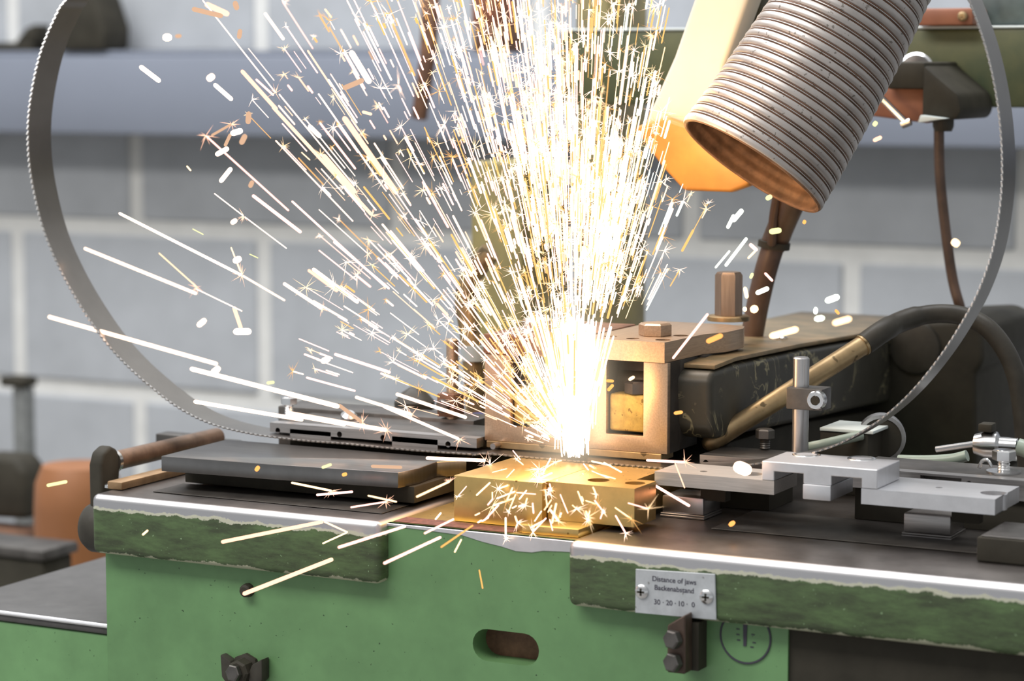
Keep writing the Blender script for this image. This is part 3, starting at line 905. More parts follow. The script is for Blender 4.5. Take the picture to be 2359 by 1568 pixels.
MB().tube(smooth([P(2255, 1078, Y=.05), P(2262, 1062, Y=.05), P(2275, 1060, Y=.05), P(2284, 1074, Y=.05)]), .0012, 8).build('spring_clip', 'chrome', fr2)
YP = .05
k0 = P(1846, 822, Y=YP)
gp2 = thing('guide_post', (k0.x, YP, ZT), 'upright steel guide post with a clamp block and socket screw before the lever', 'post', 'guide posts')
MB().lathe((k0.x, YP, zr), (0, 0, 1), [(0, .0056), (k0.z - zr - .001, .0056), (k0.z - zr, .0048)], 22).build('rod', 'steel', gp2)
z0, z1 = P(1846, 944, Y=YP - .009).z, P(1846, 894, Y=YP - .009).z
MB().box(P(1822, 0, Y=YP - .009).x, P(1907, 0, Y=YP - .009).x, YP - .009, YP + .009, z0, z1, .0008).build('clamp_block', 'steel_dark', gp2)
k = P(1885, 920, Y=YP - .009)
sk = MB().lathe((k.x, YP - .0091, k.z), (0, -1, 0), [(0, .0064), (.005, .0064), (.0058, .0058), (.0058, .0034), (.002, .0032)], 24, cap=True).build('socket_screw', 'chrome', gp2)
MB().lathe((k.x, YP - .0150, k.z), (0, -1, 0), [(0, .0034), (.0002, .0034)], 6).build('hex_socket', 'hole', sk)
# black block at the front right of the table
k = P(2249, 1293, Z=ZT)
kb_ = P(2249, 1236, Y=k.y)
bb = thing('stop_block', (k.x + .05, k.y, ZT), 'dark square block standing at the right front of the table', 'block')
MB().box(k.x, k.x + .12, k.y, k.y + .055, ZT + .0003, kb_.z, .0012).build('body', 'hole', bb)
MB().box(k.x + .002, k.x + .12, k.y + .002, k.y + .053, kb_.z + .0001, kb_.z + .001, .0004, 1).build('wear_plate', 'steel_dark', bb)

# ------------------------------------------------------------ behind: arm casting, lever, cables
am = thing('machine_arm', (.06, .3, ZT), 'chipped black cast arm reaching back from the clamp, brown lit top', 'arm')
XA = .0835


def AX(u, v):
    p_ = P(u, v, X=XA)
    return (p_.y, p_.z)


side = [AX(1652, 1012), AX(1640, 990), AX(1636, 880), AX(1645, 856), AX(1700, 838), AX(1850, 806), AX(1975, 784), AX(2130, 745), AX(2150, 905), AX(2000, 935), AX(1850, 970)]
MB().prism(side, 'X', -.03, XA, bev=.004, seg=3).build('casting', 'arm', am)
tp = [AX(1650, 856), AX(1700, 836), AX(1850, 804), AX(1975, 782), AX(2130, 743)]
MB().prism([(y, z + .0012) for y, z in tp] + [(y, z + .0045) for y, z in tp[::-1]], 'X', -.03, XA - .001, bev=.001).build('top_cover', mat('lit_brown_top', (.34, .23, .12), .4, .3, .4, 30, col2=(.13, .11, .06)), am)  # lit brown of the arm's top put into the colour
k = P(1858, 782, Z=AX(1850, 804)[1] + .0046)
MB().lathe((XA - .028, k.y, k.z), (0, 0, 1), [(-.002, .006), (.001, .006), (.0035, .003)], 16).build('screw', 'chrome', am)
MB().prism([AX(1720, 1020), AX(1850, 980), AX(2030, 950), AX(2150, 920), AX(2150, 1060), AX(1660, 1075)], 'X', -.02, XA - .012, bev=.002).build('lower_housing', 'black', am)
hs = thing('motor_housing', (.12, .5, 0), 'large dark rounded motor housing under the looping black cable', 'housing')
YM = .42
hp = [P(u, v, Y=YM) for u, v in ((1990, 1100), (1985, 830), (2030, 775), (2110, 742), (2215, 738), (2262, 760), (2266, 830), (2256, 850), (2246, 858), (2250, 1100))]
MB().prism([(p_.x, p_.z) for p_ in hp], 'Y', YM, YM + .16, bev=.01, seg=3).build('shell', 'black', hs)
MB().box(hp[0].x, hp[-1].x, YM + .02, YM + .14, .3, hp[0].z + .002).build('foot', 'black', hs)
k = P(2110, 800, Y=YM)
MB().lathe((k.x, YM, k.z), (0, -1, 0), [(0, .022), (.004, .021), (.006, .016)], 28).build('cover', 'rubber', hs)
# lever: brass rod in a black sleeve that runs on into the cable
l0, l1 = P(1628, 1024, Y=.062), P(2000, 787, Y=.17)
lv = thing('hand_lever', l0, 'brass lever rod sleeved into a thick black cable arching over at right', 'lever')
d = (l1 - l0).normalized()
MB().lathe(l0, d, [(-.0025, .0022), (-.001, .0045), (.002, .0064), (.005, .0071), (.05, .0071), ((l1 - l0).length, .0072)], 20).build('rod', 'brass_dull', lv)
cab = [l1 - d * .004, P(2030, 765, Y=.18), P(2070, 743, Y=.20), P(2120, 727, Y=.215), P(2180, 722, Y=.225), P(2235, 733, Y=.23), P(2280, 760, Y=.23), P(2318, 810, Y=.23), P(2342, 870, Y=.23), P(2354, 940, Y=.23), P(2362, 1030, Y=.23), P(2372, 1130, Y=.23)]
MB().tube(smooth(cab), [.0084] * 10 + [.0078] * 8 + [.0070] * 49, 16).build('sleeve', 'rubber', lv)
nrm = d.orthogonal().normalized()
MB().lathe(l1 - d * .006, d, [(0, .0072), (0, .0080), (.002, .0080), (.002, .0072)], 20).build('ferrule', 'brass_dull', lv)
ca = smooth([P(2163, 292, Y=.40), P(2165, 400, Y=.40), P(2177, 520, Y=.40), P(2194, 640, Y=.40), P(2212, 708, Y=.40), P(2222, 742, Y=.43)])
o = MB().tube(ca, .0042, 12).build('lamp_cable', 'brown_cable')
tag(o, 'thin brown cable hanging from the black switch box to the motor housing', 'cable')
# small fittings at right
YX = .12
k0, k1 = P(1888, 1060, Y=YX), P(2000, 1000, Y=YX)
sb2 = thing('switch_block', (k0.x, YX, ZT), 'small dark block with a bright top edge behind the bridge block', 'block')
MB().box(k0.x, k1.x, YX, YX + .04, ZT, k1.z, .001).build('body', 'black', sb2)
MB().box(k0.x, k1.x + .004, YX - .001, YX + .04, k1.z + .0002, k1.z + .0026, .0006).build('lid', 'white', sb2)
k = P(2030, 1010, Y=.15)
pl = thing('pulley', (k.x, .15, ZT), 'round dark pulley with a bright rim behind the saw band', 'pulley')
MB().lathe((k.x, .15, k.z), (-.35, 1, 0), [(0, .0145), (.012, .0145)], 32).build('hub', 'black', pl)
MB().lathe((k.x, .15, k.z), (-.35, 1, 0), [(-.001, .0146), (-.001, .0172), (.004, .0176), (.013, .0172), (.013, .0146)], 36, cap=False).build('rim', 'steel', pl)
MB().box(k.x - .006, k.x + .006, .163, .175, ZT, k.z).build('stand', 'black', pl)
tu = MB().tube(smooth([P(1850, 1032, Y=.10), P(1900, 1022, Y=.10), P(1985, 1002, Y=.12)]), .0036, 12).build('air_tube', 'tube')
tag(tu, 'pale tube running behind the guide post to the pulley', 'tube', 'pale air tubes')
tu = MB().tube(smooth([P(2070, 1060, Y=.11), P(2130, 1061, Y=.11), P(2190, 1058, Y=.11), P(2228, 1049, Y=.11)]), .0040, 12).build('air_tube', 'tube')
tag(tu, 'pale green tube lying behind the wide fence bar', 'tube', 'pale air tubes')
k = P(2245, 1022, Y=.16)
va = thing('air_valve', k, 'small bright air valve with a bent tube at the right edge', 'valve')
MB().lathe(k, (1, .1, 0), [(0, .007), (.008, .0095), (.016, .0095), (.018, .006), (.03, .006)], 18).build('body', 'chrome', va)
MB().tube(smooth([k + Vector((.03, .003, 0)), k + Vector((.04, .004, -.004)), k + Vector((.047, .004, -.016)), k + Vector((.049, .004, -.045))]), .006, 12).build('elbow', 'tube', va)
MB().box(k.x + .004, k.x + .014, k.y - .006, k.y + .006, k.z + .0097, k.z + .0155, .001).build('knob', 'black', va)
MB().tube([k, k + Vector((-.028, 0, -.006))], .0022, 10).build('spindle', 'chrome', va)

# ------------------------------------------------------------ back column and beam of the machine
YE = .47
bmx0, bmx1 = P(1290, 150, Y=YE).x, P(2700, 150, Y=YE).x
be = thing('beam', (.1, YE, 1.1), 'old green machine beam crossing behind the ribbed hose', 'beam')
zb0, zb1_ = P(2230, 247, Y=YE).z, P(2230, 66, Y=YE).z
MB().box(bmx0, bmx1, YE, YE + .10, zb0, zb1_, .003).build('box_section', 'green_old', be)
MB().box(bmx0, bmx1, YE - .0012, YE + .10, zb1_ + .0002, zb1_ + .0022, .0005, 1).build('edge_strip', 'white', be)
cx0, cx1 = P(1118, 600, Y=YE + .05).x, P(1238, 600, Y=YE + .05).x
col = MB().box(cx0, cx1, YE + .02, YE + .12, 0.0, P(1180, 370, Y=YE + .05).z, .004).build('column', 'column_green', be)
cx0, cx1 = P(1268, 600, Y=YE + .05).x, P(1345, 600, Y=YE + .05).x
MB().box(cx0, cx1, YE + .1005, YE + .19, 0.0, P(1180, -80, Y=YE + .05).z, .004).build('column', 'column_green', be)
p0, p1 = P(2104, 60, Y=YE - .02), P(2240, 18, Y=YE - .02)
cp = MB().box(p0.x, p1.x, YE - .018, YE + .04, zb1_ + .0025, p1.z, .002).build('terminal_cover', 'copper')
tag(cp, 'brown-red cover with a small bolt on top of the green beam', 'cover')
k = P(2219, 38, Y=YE - .018)
MB().lathe((k.x, YE - .0181, k.z), (0, -1, 0), [(0, .0042), (.003, .004), (.004, .0025)], 16).build('bolt', 'brass_dull', cp)
q0, q1 = P(2245, 60, Y=YE + .02), P(2420, -80, Y=YE + .02)
wb = thing('control_box', (q0.x + .05, YE + .05, zb1_), 'white box with a dark base standing on the green beam', 'box')
MB().box(q0.x, q1.x, YE + .02, YE + .09, zb1_ + .0025, P(0, 18, Y=YE + .02).z, .003).build('base', mat('dark_green_base', (.07, .09, .085), .5), wb)
MB().box(q0.x - .04, q1.x, YE + .041, YE + .09, P(0, 18, Y=YE + .02).z + .0003, q1.z, .004).build('box', 'white', wb)
# switch box hanging from the beam
YI = YE - .09
sw = thing('switch_box', P(2120, 220, Y=YI), 'black switch box with a silver disc and lever under the green beam', 'switch box')
k0, k1 = P(2040, 205, Y=YI), P(2131, 142, Y=YI)
MB().box(k0.x, k1.x, YI, YI + .0895, k0.z, k1.z, .003).build('bracket', 'black', sw)
k = P(2112, 162, Y=YI + .03)
MB().lathe((k.x, YI + .03, k.z), (.2, -1, 0), [(0, .0135), (.004, .0145), (.006, .0125), (.0065, .008)], 30).build('disc', 'chrome', sw)
c0, c1 = P(2000, 272, Y=YI + .01), P(2140, 196, Y=YI + .01)
MB().prism([(c0.x - .02, c0.z + .004), (c1.x, c0.z - .004), (c1.x, c1.z), (c0.x - .02, c1.z)], 'Y', YI + .012, YI + .07, bev=.003).build('cover', 'copper', sw)
c0, c1 = P(2122, 292, Y=YI), P(2215, 205, Y=YI)
MB().prism([(c0.x, c0.z + .004), (c1.x - .004, c0.z + .006), (c1.x, c0.z + .013), (c1.x - .003, c1.z - .004), (c0.x + .012, c1.z + .01), (c0.x, c1.z + .02)], 'Y', YI, YI + .0895, bev=.003).build('body', 'black', sw)
c2 = P(2164, 300, Y=YI + .01)
MB().lathe((c2.x, YI + .02, c2.z - .001), (0, 0, 1), [(0, .007), (.004, .0085), (.01, .0085)], 16).build('cable_gland', 'rubber', sw)
c3 = P(2130, 276, Y=YI - .001)
MB().prism([(c3.x - .002, c3.z - .002), (c3.x + .021, c3.z + .0015), (c3.x, c3.z + .004)], 'Y', YI - .012, YI - .0003, bev=.0005).build('tongue', 'white', sw)
MB().tube([P(2022, 217, Y=YI - .012), P(2088, 283, Y=YI - .012)], .0026, 10).tube([P(2078, 288, Y=YI - .012), P(2098, 280, Y=YI - .012)], .003, 10).build('lever', 'chrome', sw)
# cream arm with its amber guard, leaning behind the hose
YV = .19
ar = thing('lit_arm', P(1600, 300, Y=YV), 'cream painted arm leaning beside the ribbed hose, amber guard at its foot', 'arm')
poly = [P(u, v, Y=YV) for u, v in ((1482, 288), (1552, 130), (1604, -20), (1622, -90), (1745, -90), (1722, 0), (1668, 150), (1648, 300), (1560, 330))]
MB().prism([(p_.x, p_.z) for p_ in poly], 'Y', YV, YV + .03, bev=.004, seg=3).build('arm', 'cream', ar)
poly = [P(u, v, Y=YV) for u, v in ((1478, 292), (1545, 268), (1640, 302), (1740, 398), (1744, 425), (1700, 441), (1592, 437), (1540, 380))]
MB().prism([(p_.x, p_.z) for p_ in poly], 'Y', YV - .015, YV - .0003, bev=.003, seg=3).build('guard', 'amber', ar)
MB().box(P(1690, 0, Y=.24).x, P(1775, 0, Y=.24).x, .2205, .25, P(0, 330, Y=.24).z, P(0, -90, Y=.24).z, .004).build('rear_plate', 'olive', ar)
YO = .26
pp = thing('support_rod', P(1745, 720, Y=YO), 'dark brown bent support rod with a black clip under the hose mouth', 'rod')
MB().tube(smooth([P(1850, 400, Y=.2), P(1822, 470, Y=.23), P(1792, 540, Y=YO), P(1768, 610, Y=YO), P(1746, 700, Y=YO), P(1728, 800, Y=YO)]), [.0105] * 15 + [.0088] * 16, 14).build('rod', 'brown_cable', pp)
MB().tube(smooth([P(1795, 425, Y=.21), P(1782, 500, Y=.23), P(1778, 560, Y=YO - .012)]), .0035, 10).build('wire', 'brown_cable', pp)
k = P(1782, 562, Y=YO)
MB().lathe(k - Vector((0, 0, .003)), (.15, 0, 1), [(0, .0125), (.005, .0125)], 18).build('clip', 'black', pp)

# ------------------------------------------------------------ ribbed exhaust hose
ax = [P(1731, 382, D=1.735), P(1800, 278, D=1.738), P(1905, 105, D=1.743), P(1975, -20, D=1.748), P(2090, -260, D=1.76), P(2200, -520, D=1.775)]
axs = smooth(ax, 40)
cum = [0]
for a, b_ in zip(axs, axs[1:]):
    cum.append(cum[-1] + (b_ - a).length)
tot = cum[-1]


def on_axis(t):
    t = max(0, min(t, tot - 1e-6))
    import bisect
    i = bisect.bisect_right(cum, t) - 1
    return axs[i].lerp(axs[i + 1], (t - cum[i]) / (cum[i + 1] - cum[i]))


def hose_r(t):
    return .0575 - .0085 * min(1, t / .15)


per = .0076
path, rad = [on_axis(0)], [hose_r(0) - .0008]
t = 0.0
while t < tot - per:
    for f_, dr_ in ((0.02, -.0006), (.10, 0.0), (.36, .0004), (.62, .0), (.66, -.0016), (.76, -.0016), (.78, -.0002), (.86, -.0002), (.89, -.0017), (.98, -.0017)):
        path.append(on_axis(t + per * f_))
        rad.append(hose_r(t) + dr_)
    t += per
ho = thing('exhaust_hose', ax[0], 'large ribbed grey exhaust hose hanging open end down over the sparks', 'hose')
MB().tube(path, rad, 56, cap=False).build('ribbed_wall', 'hosegrey', ho, angle=50)
ip = [on_axis(.001 * i * 2) for i in range(0, 120)]
ir = [hose_r(.002 * i) - .0032 - (.0007 if i % 4 < 2 else 0) for i in range(0, 120)]
MB().tube(ip, ir, 48, cap=False).build('lining', 'hosein', ho)
gm = MB()
t = 0.0
while t < min(tot - per, .30):
    for f_ in (.71, .935):
        c_ = on_axis(t + per * f_)
        d_ = (on_axis(t + per * f_ + .003) - on_axis(t + per * f_ - .003)).normalized()
        a_ = d_.orthogonal().normalized()
        e_ = d_.cross(a_)
        rr_ = hose_r(t) - .0009
        gm.tube([c_ + (a_ * math.cos(2 * PI * j / 48) + e_ * math.sin(2 * PI * j / 48)) * rr_ for j in range(48)], .00042, 4, close=True)
    t += per
gm.build('groove_seams', 'rust', ho)['kind'] = 'stuff'
# end lip joining wall and lining
d0 = (on_axis(.004) - on_axis(0)).normalized()
rr = hose_r(0)
MB().lathe(on_axis(0), d0, [(.0005, rr - .004), (-.0006, rr - .003), (-.0008, rr - .0012), (.0004, rr - .0004)], 56, cap=False).build('end_lip', 'hosein', ho)

# ------------------------------------------------------------ sparks
rnd = random.Random(11)
WU, WV = 1322, 1040


def spark_pt(u, v, k):
    r_ = math.hypot(u - WU, v - WV)
    return P(u, v, Y=k * r_)


def burst(mb, p, size, n, r0):
    for _ in range(n):
        d_ = Vector((rnd.gauss(0, 1), rnd.gauss(0, 1), rnd.gauss(0, 1))).normalized()
        mb.spike(p, p + d_ * size * rnd.uniform(.35, 1), r0 * rnd.uniform(.6, 1.1))


# traced from the photograph: crop scale and offset, then start, end, width in px, heat, burst size at the end
T = []


def tr_(s, ox, oy, rows):
    for row in rows:
        a, b2, c, d2, w_, h_ = row[:6]
        T.append((ox + a / s, oy + b2 / s, ox + c / s, oy + d2 / s, w_, h_, row[6] if len(row) > 6 else 0))


tr_(2.24, 0, 0, [(1045, 0, 1422, 478, 3, 'white', 40), (1440, 485, 1830, 960, 3, 'white'), (1365, 65, 1465, 205, 7, 'white'), (1675, 45, 1712, 92, 5, 'peach'), (1790, 0, 1857, 133, 3, 'white'),
                 (840, 193, 885, 193, 18, 'white'), (905, 187, 935, 185, 9, 'dim'), (1060, 20, 1180, 75, 13, 'peach'), (990, 45, 1150, 84, 11, 'dim'), (1210, 5, 1225, 52, 13, 'dim'), (1240, 150, 1233, 200, 11, 'dim'),
                 (720, 340, 828, 422, 12, 'white'), (1070, 412, 1104, 388, 16, 'white'), (1103, 432, 1200, 517, 11, 'white'), (1245, 362, 1430, 568, 9, 'peach'), (1405, 548, 1920, 1110, 8, 'peach', 34), (1320, 408, 1412, 492, 5, 'pink'),
                 (1284, 575, 1280, 640, 13, 'dim'), (1190, 690, 1252, 672, 14, 'white'), (1242, 745, 1268, 693, 13, 'dim'), (1112, 800, 1180, 763, 12, 'white'), (1135, 940, 1195, 865, 11, 'white'), (1288, 968, 1304, 932, 11, 'dim'),
                 (1062, 700, 1490, 1087, 4, 'pink', 40), (1422, 724, 1822, 1142, 3, 'white', 0), (1592, 646, 1655, 708, 11, 'white'), (1642, 482, 1962, 942, 4, 'white'), (1772, 602, 2050, 1000, 13, 'peach'), (1665, 797, 1832, 992, 12, 'peach', 36),
                 (1808, 262, 1910, 430, 14, 'white'), (1770, 457, 1876, 412, 12, 'dim'), (1868, 576, 1920, 590, 7, 'peach'), (1302, 1006, 1555, 1200, 8, 'pink'), (1105, 997, 1258, 1115, 3, 'white', 26), (1262, 1118, 1480, 1282, 3, 'white'),
                 (1505, 1036, 1990, 1480, 5, 'pink', 22), (1645, 1080, 1900, 1310, 2.5, 'white', 28), (612, 1098, 1248, 1420, 7, 'white', 40), (1252, 1422, 1470, 1550, 4, 'white'), (434, 1280, 1015, 1515, 7, 'white'),
                 (1012, 1490, 1250, 1605, 3, 'white'), (820, 1305, 1015, 1480, 2, 'gold', 38), (1203, 1350, 1245, 1330, 15, 'white'), (1192, 1275, 1240, 1400, 3, 'gold'), (1645, 1290, 1842, 1447, 3, 'pink'), (1720, 1245, 2010, 1490, 6, 'pink'),
                 (1590, 1392, 1742, 1503, 7, 'peach'), (1612, 1385, 1850, 1562, 9, 'white'), (1462, 1460, 1662, 1592, 8, 'white', 24), (1192, 1152, 1222, 1133, 11, 'white'), (963, 855, 986, 882, 4, 'gold'), (993, 1180, 1050, 1210, 2.5, 'lime'),
                 (1555, 785, 1600, 826, 2.5, 'gold'), (1287, 1310, 1332, 1331, 2, 'lime'), (1090, 700, 1195, 640, 6, 'dim', 30), (1160, 755, 1190, 690, 8, 'dim')])
tr_(1.806, 0, 700, [(200, 52, 905, 250, 9, 'white'), (880, 291, 914, 263, 15, 'white'), (790, 268, 1412, 427, 11, 'white'), (805, 405, 1262, 482, 9, 'white'), (1195, 455, 1440, 500, 11, 'white'), (822, 92, 856, 64, 13, 'white'),
                    (972, 10, 1004, 105, 9, 'peach'), (970, 115, 1046, 114, 16, 'white'), (1110, 329, 1141, 325, 7, 'lime'), (194, 755, 280, 738, 8, 'lime'), (592, 961, 616, 940, 5, 'gold'), (920, 990, 1345, 905, 9, 'peach'),
                    (1010, 1207, 1386, 1060, 10, 'peach'), (1063, 695, 1078, 674, 10, 'orange')])
tr_(2.775, 350, 860, [(860, 250, 1500, 362, 9, 'white', 40), (1190, 198, 1345, 312, 9, 'dim', 44), (985, 25, 1302, 112, 5, 'pink'), (1300, 150, 1662, 262, 7, 'white', 26), (1480, 210, 1965, 420, 7, 'white', 40), (1560, 130, 2012, 282, 8, 'white'),
                      (1190, 1112, 1622, 975, 7, 'pink'), (1482, 1214, 1847, 1045, 7, 'pink'), (890, 697, 1150, 750, 5, 'gold', 34), (1050, 776, 1286, 755, 6, 'pink'), (1100, 946, 1252, 1015, 4, 'gold'), (1248, 1015, 1090, 1087, 4, 'gold'),
                      (1742, 1022, 1930, 930, 5, 'pink'), (1848, 1110, 2052, 970, 4, 'orange'), (1935, 1142, 1978, 1060, 4, 'gold'), (1086, 602, 1148, 580, 7, 'lime'), (1400, 592, 1600, 600, 8, 'dim'), (1752, 540, 2132, 556, 8, 'white', 30), (1692, 788, 1902, 690, 5, 'gold', 26),
                      (1215, 650, 1247, 640, 9, 'orange'), (1380, 780, 1565, 820, 4, 'gold'), (1270, 855, 1495, 820, 4, 'pink', 30)])
tr_(2.85, 1550, 600, [(0, 642, 230, 350, 6, 'pink'), (225, 532, 322, 490, 12, 'orange'), (1000, 268, 1093, 234, 15, 'mint'), (640, 497, 818, 449, 15, 'gold'), (1055, 412, 1166, 380, 15, 'gold'), (545, 216, 630, 180, 11, 'mint'),
                      (603, 80, 656, 135, 6, 'pink'), (512, 325, 556, 312, 18, 'gold'), (472, 172, 488, 248, 10, 'gold'), (508, 118, 525, 82, 8, 'lime'), (925, 328, 950, 330, 17, 'mint'), (935, 384, 990, 376, 13, 'mint'), (10, 1002, 62, 994, 8, 'orange'),
                      (408, 1345, 505, 1382, 30, 'white'), (1066, 322, 1092, 352, 7, 'orange'), (460, 320, 485, 318, 11, 'gold')])
tr_(2.614, 950, 700, [(1452, 1087, 1670, 1216, 7, 'pink'), (1410, 940, 1640, 952, 6, 'pink', 36), (1576, 942, 1640, 1108, 3, 'peach'), (1908, 1332, 1940, 1312, 11, 'orange'), (1305, 456, 1335, 438, 8, 'gold'), (1178, 520, 1208, 487, 8, 'orange'), (1168, 462, 1212, 464, 7, 'orange')])
tr_(2.529, 1450, 0, [(1422, 733, 1441, 708, 11, 'lime'), (1420, 820, 1470, 797, 9, 'peach'), (1878, 1400, 1922, 1428, 19, 'gold'), (1010, 1290, 1028, 1296, 10, 'orange'), (795, 1160, 830, 1140, 11, 'lime'), (815, 1350, 885, 1340, 13, 'lime'),
                      (700, 1420, 745, 1460, 9, 'pink'), (690, 1505, 735, 1460, 5, 'gold'), (570, 1330, 610, 1250, 9, 'mint'), (600, 1290, 660, 1220, 12, 'mint'), (558, 1550, 685, 1385, 8, 'mint'), (500, 1560, 585, 1460, 5, 'mint')])
tr_(1, 0, 0, [(1104, 1312, 1112, 1355, 3, 'orange'), (700, 815, 745, 832, 5, 'pink'), (740, 833, 760, 825, 14, 'white'), (770, 815, 900, 858, 7, 'pink')])

ZN = []


def zone(u, v):
    if u < 1000 and v < 118:
        return 'above the trunking at the picture top', 'wall'
    if u < 1000 and v < 335:
        return 'in front of the grey-blue trunking', 'trunk'
    if u < 480:
        return 'left of or on the bend of the saw band', 'band'
    if u < 1000 and v < 560:
        return 'in front of the shaded blocks under the trunking', 'blocks'
    if u < 700 and v < 900:
        return 'in front of the lower blocks inside the band loop', 'lower'
    if u < 1000 and v < 900:
        return 'between lower blocks and weld', 'mid'
    if u < 1130 and v < 1110:
        return 'over the support plate and long fence bar', 'plate'
    if u < 1300 and v >= 1000:
        return 'before the green front near the brass jaws', 'jaws'
    if v > 860:
        return 'around the clamp window and pale support', 'clamp'
    if v > 610:
        return 'before the black cast arm and hex post', 'arm'
    return 'under or beside the mouth of the ribbed hose', 'hose'


LOOK = dict(white='white-hot', peach='peach', pink='pinkish white', orange='orange', lime='yellow-green', dim='dim orange', gold='golden', mint='pale greenish', ember='amber')
ORD = ['', 'second ', 'third ', 'fourth ', 'fifth ', 'sixth ', 'seventh ', 'eighth ', 'ninth ', 'tenth ', 'eleventh ', 'twelfth ']
buckets = {}
for i, s in enumerate(T):
    ln = math.hypot(s[2] - s[0], s[3] - s[1])
    size = 'long' if ln > 120 else 'short' if ln > 38 else 'stubby'
    buckets.setdefault((LOOK[s[5]], size, zone((s[0] + s[2]) / 2, (s[1] + s[3]) / 2)[0]), []).append(i)
lab = {}
for (lk, size, zn), ids in buckets.items():
    ids.sort(key=lambda i: T[i][0] + T[i][2])
    for r_, i in enumerate(ids):
        if len(ids) == 1:
            pos = ''
        elif len(ids) == 2:
            pos = ('left-hand ', 'right-hand ')[r_]
        else:
            pos = '' if r_ and r_ < len(ids) - 1 else ''
            pos = 'leftmost ' if r_ == 0 else 'rightmost ' if r_ == len(ids) - 1 else ORD[min(r_, 11)] + 'from left '
        lab[i] = f'{pos}{size} {lk} spark {zn}'
n_ind = 0
for i, (u0, v0, u1, v1, w_, h_, bs) in enumerate(T):
    k = rnd.uniform(-1.2e-4, .5e-4)
    if v0 > 960 and u0 < 1250:
        k = -abs(k) - (2.0e-4 if v0 > 1040 else .4e-4)
    if u0 > 1340:
        k = rnd.uniform(-.6e-4, .2e-4) if v0 < 720 else -rnd.uniform(1.5e-4, 2.4e-4)
    if v0 > 1140 and u0 < 1300:
        k = min(k, -.150 / max(60, math.hypot(u1 - WU, v1 - WV)))
    a, b_ = spark_pt(u0, v0, k), spark_pt(u1, v1, k)
    ob = MB().streak(a, b_, w_ * .5 * px(a), 8).build('spark', G[h_], angle=60)
    tag(ob, lab[i], 'spark', 'separate flying sparks')
    if bs:
        mb = MB()
        burst(mb, b_ if h_ != 'pink' or bs < 40 else a, bs * px(a), 11, .00035)
        mb.build('burst', G['peach'], ob)
    n_ind += 1

# the dense fan
fan = []
while len(fan) < 2750:
    q_ = rnd.random()
    r0 = 40 + 1080 * rnd.random()
    if q_ < .16:
        a, r0 = rnd.gauss(8, 4.0), rnd.gauss(480, 130)
    elif q_ < .30:
        a, r0 = rnd.gauss(-3, 4.5), rnd.gauss(640, 170)
    elif q_ < .44:
        a, r0 = rnd.gauss(-9, 8), rnd.uniform(450, 1120)
    elif q_ < .62:
        a = rnd.gauss(-1, 9)
    elif q_ < .78:
        a = rnd.gauss(-24, 12)
    elif q_ < .88:
        a = rnd.gauss(-55, 14)
    else:
        a = rnd.gauss(16, 7)
    if abs(a) > 20:
        r0 = 40 + 1080 * rnd.random() ** 1.3
    if r0 < 30:
        continue
    ln = rnd.choice((18, 30, 45, 60, 85, 120)) * rnd.uniform(.7, 1.3)
    t = math.radians(a)
    u0, v0 = WU + math.sin(t) * r0, WV - math.cos(t) * r0
    u1, v1 = WU + math.sin(t) * (r0 + ln), WV - math.cos(t) * (r0 + ln)
    if a < -45 and r0 > 650 or a < -75 or a > 33:
        continue
    if u0 > 1338 and v0 > 735:
        continue
    if v1 < -60 or u1 < 560:
        continue
    if u1 > 1545 and v1 < 420:
        continue
    k = rnd.gauss(-2e-5, 7e-5)
    if a < -8 and v0 > 740:
        k = -abs(k) - 2e-5
    if a > 8:
        k = rnd.uniform(-6e-5, 3e-5)
    w_ = rnd.choice((1.6, 2.0, 2.4, 2.8, 3.4, 4.6)) * (1.3 if rnd.random() < .12 else 1)
    if a > 4 and v0 < 750:
        h_ = rnd.choice(('white', 'gold', 'mint', 'gold', 'white', 'ember'))
    elif a < -12:
        h_ = rnd.choice(('white', 'pink', 'pink', 'peach', 'white', 'ember'))
    else:
        h_ = rnd.choice(('white', 'white', 'pink', 'ember', 'gold', 'peach'))
    fan.append((w_ * ln, u0, v0, u1, v1, k, w_, h_))
# low splashes around the jaws
for _ in range(75):
    u0, v0 = rnd.gauss(1270, 100), rnd.uniform(1050, 1200)
    t = math.atan2(u0 - WU, -(v0 - WV)) + rnd.gauss(0, .5)
    ln = rnd.uniform(10, 55)
    if u0 < 960 or u0 > 1500:
        continue
    fan.append((-1, u0, v0, u0 + math.sin(t) * ln, v0 - math.cos(t) * ln, None, rnd.uniform(2.4, 5), rnd.choice(('gold', 'white', 'pink', 'gold'))))
fan.sort(key=lambda s: -s[0])
want = 300 - n_ind
cls = {}
for i, (_, u0, v0, u1, v1, k, w_, h_) in enumerate(fan[:want]):
    an = math.degrees(math.atan2((u0 + u1) / 2 - WU, WV - (v0 + v1) / 2))
    ht = math.hypot((u0 + u1) / 2 - WU, (v0 + v1) / 2 - WV)
    fl_n = 'far left' if an < -32 else 'left' if an < -14 else 'mid-left' if an < -4 else 'mid-right' if an < 5 else 'right'
    hg = 'low in' if ht < 330 else 'halfway up' if ht < 560 else 'high in' if ht < 800 else 'at the top of'
    cls.setdefault((LOOK[h_], fl_n, hg), []).append(i)
fan_lab = {}
for (lk, fl_n, hg), ids in cls.items():
    ids.sort(key=lambda i: fan[i][1] + fan[i][3])
    for r_, i in enumerate(ids):
        pos = '' if len(ids) == 1 else 'leftmost ' if r_ == 0 else 'rightmost ' if r_ == len(ids) - 1 else ORD[r_] + 'from left ' if r_ < 12 else ORD[len(ids) - 1 - r_] + 'from right '
        fan_lab[i] = f'{pos}{lk} spark {hg} the {fl_n} flank of the spray'
stuff = {}
bst = {k: MB() for k in ('white', 'gold', 'ember')}
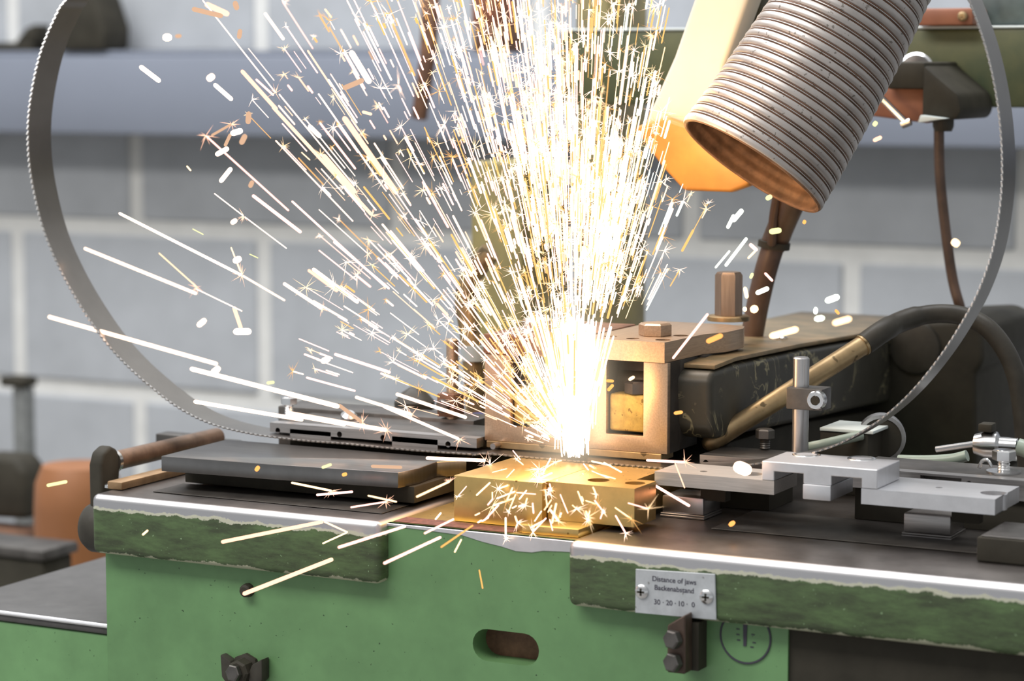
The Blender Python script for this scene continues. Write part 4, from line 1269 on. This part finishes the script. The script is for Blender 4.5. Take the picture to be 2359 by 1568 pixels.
for i, (_, u0, v0, u1, v1, k, w_, h_) in enumerate(fan):
    if k is None:
        y = rnd.uniform(-.150, -.098) if v0 > 1120 else rnd.uniform(-.10, -.02)
        a, b_ = P(u0, v0, Y=y), P(u1, v1, Y=y - .006)
    else:
        a, b_ = spark_pt(u0, v0, k), spark_pt(u1, v1, k)
    r_ = w_ * .5 * px(a)
    if i < want:
        ob = MB().streak(a, b_, r_, 7).build('spark', G[h_], angle=60)
        tag(ob, fan_lab[i], 'spark', 'crowded sparks rising above the weld')
    else:
        stuff.setdefault(h_, MB()).streak(a, b_, r_, 5)
    if rnd.random() < (.42 if k is not None else .55):
        burst(bst[rnd.choice(('white', 'gold', 'white', 'ember'))], b_, rnd.choice((16, 24, 34, 50)) * px(b_), rnd.randint(7, 14), .00024)
for h_, mb in stuff.items():
    ob = mb.build('spark_spray', G[h_], angle=60)
    tag(ob, f'{LOOK[h_]} fine spark streaks too many to count in the spray above the weld', 'sparks', kind='stuff')
for h_, mb in bst.items():
    ob = mb.build('spark_bursts', G[h_], angle=60)
    tag(ob, f'tiny {LOOK[h_]} star-shaped bursts scattered through the spray above the weld', 'sparks', kind='stuff')
# white-hot core of the weld: a dense sheaf of short jets
mb = MB()
for _ in range(650):
    a = rnd.gauss(0, 5.5)
    t = math.radians(a)
    r0 = rnd.uniform(0, 250)
    ln = rnd.uniform(40, 110)
    u0, v0 = WU + rnd.gauss(0, 15) + math.sin(t) * r0, WV + 15 - math.cos(t) * r0
    u1, v1 = u0 + math.sin(t) * ln, v0 - math.cos(t) * ln
    y = rnd.gauss(-.006, .005)
    a_, b_ = P(u0, v0, Y=y), P(u1, v1, Y=y)
    mb.streak(a_, b_, rnd.uniform(2, 5.5) * .5 * px(a_), 5)
ob = mb.build('weld_jet', G['white'], angle=60)
tag(ob, 'blinding white sheaf of sparks standing between the two clamp heads', 'sparks', kind='stuff')
# hot gas widened into a bloom halo: an emitting volume, brightest at its centre
m, t_, b0, L = new_mat('gas_and_bloom')
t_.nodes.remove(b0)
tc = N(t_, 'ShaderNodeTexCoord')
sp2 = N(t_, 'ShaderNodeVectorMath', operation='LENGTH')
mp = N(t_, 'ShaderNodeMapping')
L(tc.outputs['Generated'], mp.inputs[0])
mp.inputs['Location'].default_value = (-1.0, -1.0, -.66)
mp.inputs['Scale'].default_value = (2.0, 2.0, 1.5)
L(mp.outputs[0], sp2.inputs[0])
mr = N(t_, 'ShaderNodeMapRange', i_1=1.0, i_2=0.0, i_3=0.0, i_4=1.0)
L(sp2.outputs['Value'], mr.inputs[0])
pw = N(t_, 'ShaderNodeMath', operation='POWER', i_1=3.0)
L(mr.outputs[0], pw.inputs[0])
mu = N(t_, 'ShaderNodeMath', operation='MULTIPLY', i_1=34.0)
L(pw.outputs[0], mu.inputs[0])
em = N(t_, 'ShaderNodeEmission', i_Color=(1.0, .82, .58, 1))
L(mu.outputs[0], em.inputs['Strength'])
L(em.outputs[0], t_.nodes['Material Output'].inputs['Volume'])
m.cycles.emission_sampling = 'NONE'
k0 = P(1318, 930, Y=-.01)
ob = MB().lathe(k0 - Vector((0, 0, .085)), (0, 0, 1), [(0, .006), (.02, .028), (.05, .045), (.09, .055), (.14, .05), (.18, .032), (.20, .006)], 24).build('weld_bloom', m)
tag(ob, 'soft cloud of hot gas widened into a bloom halo around the weld jet', 'flame', kind='stuff')
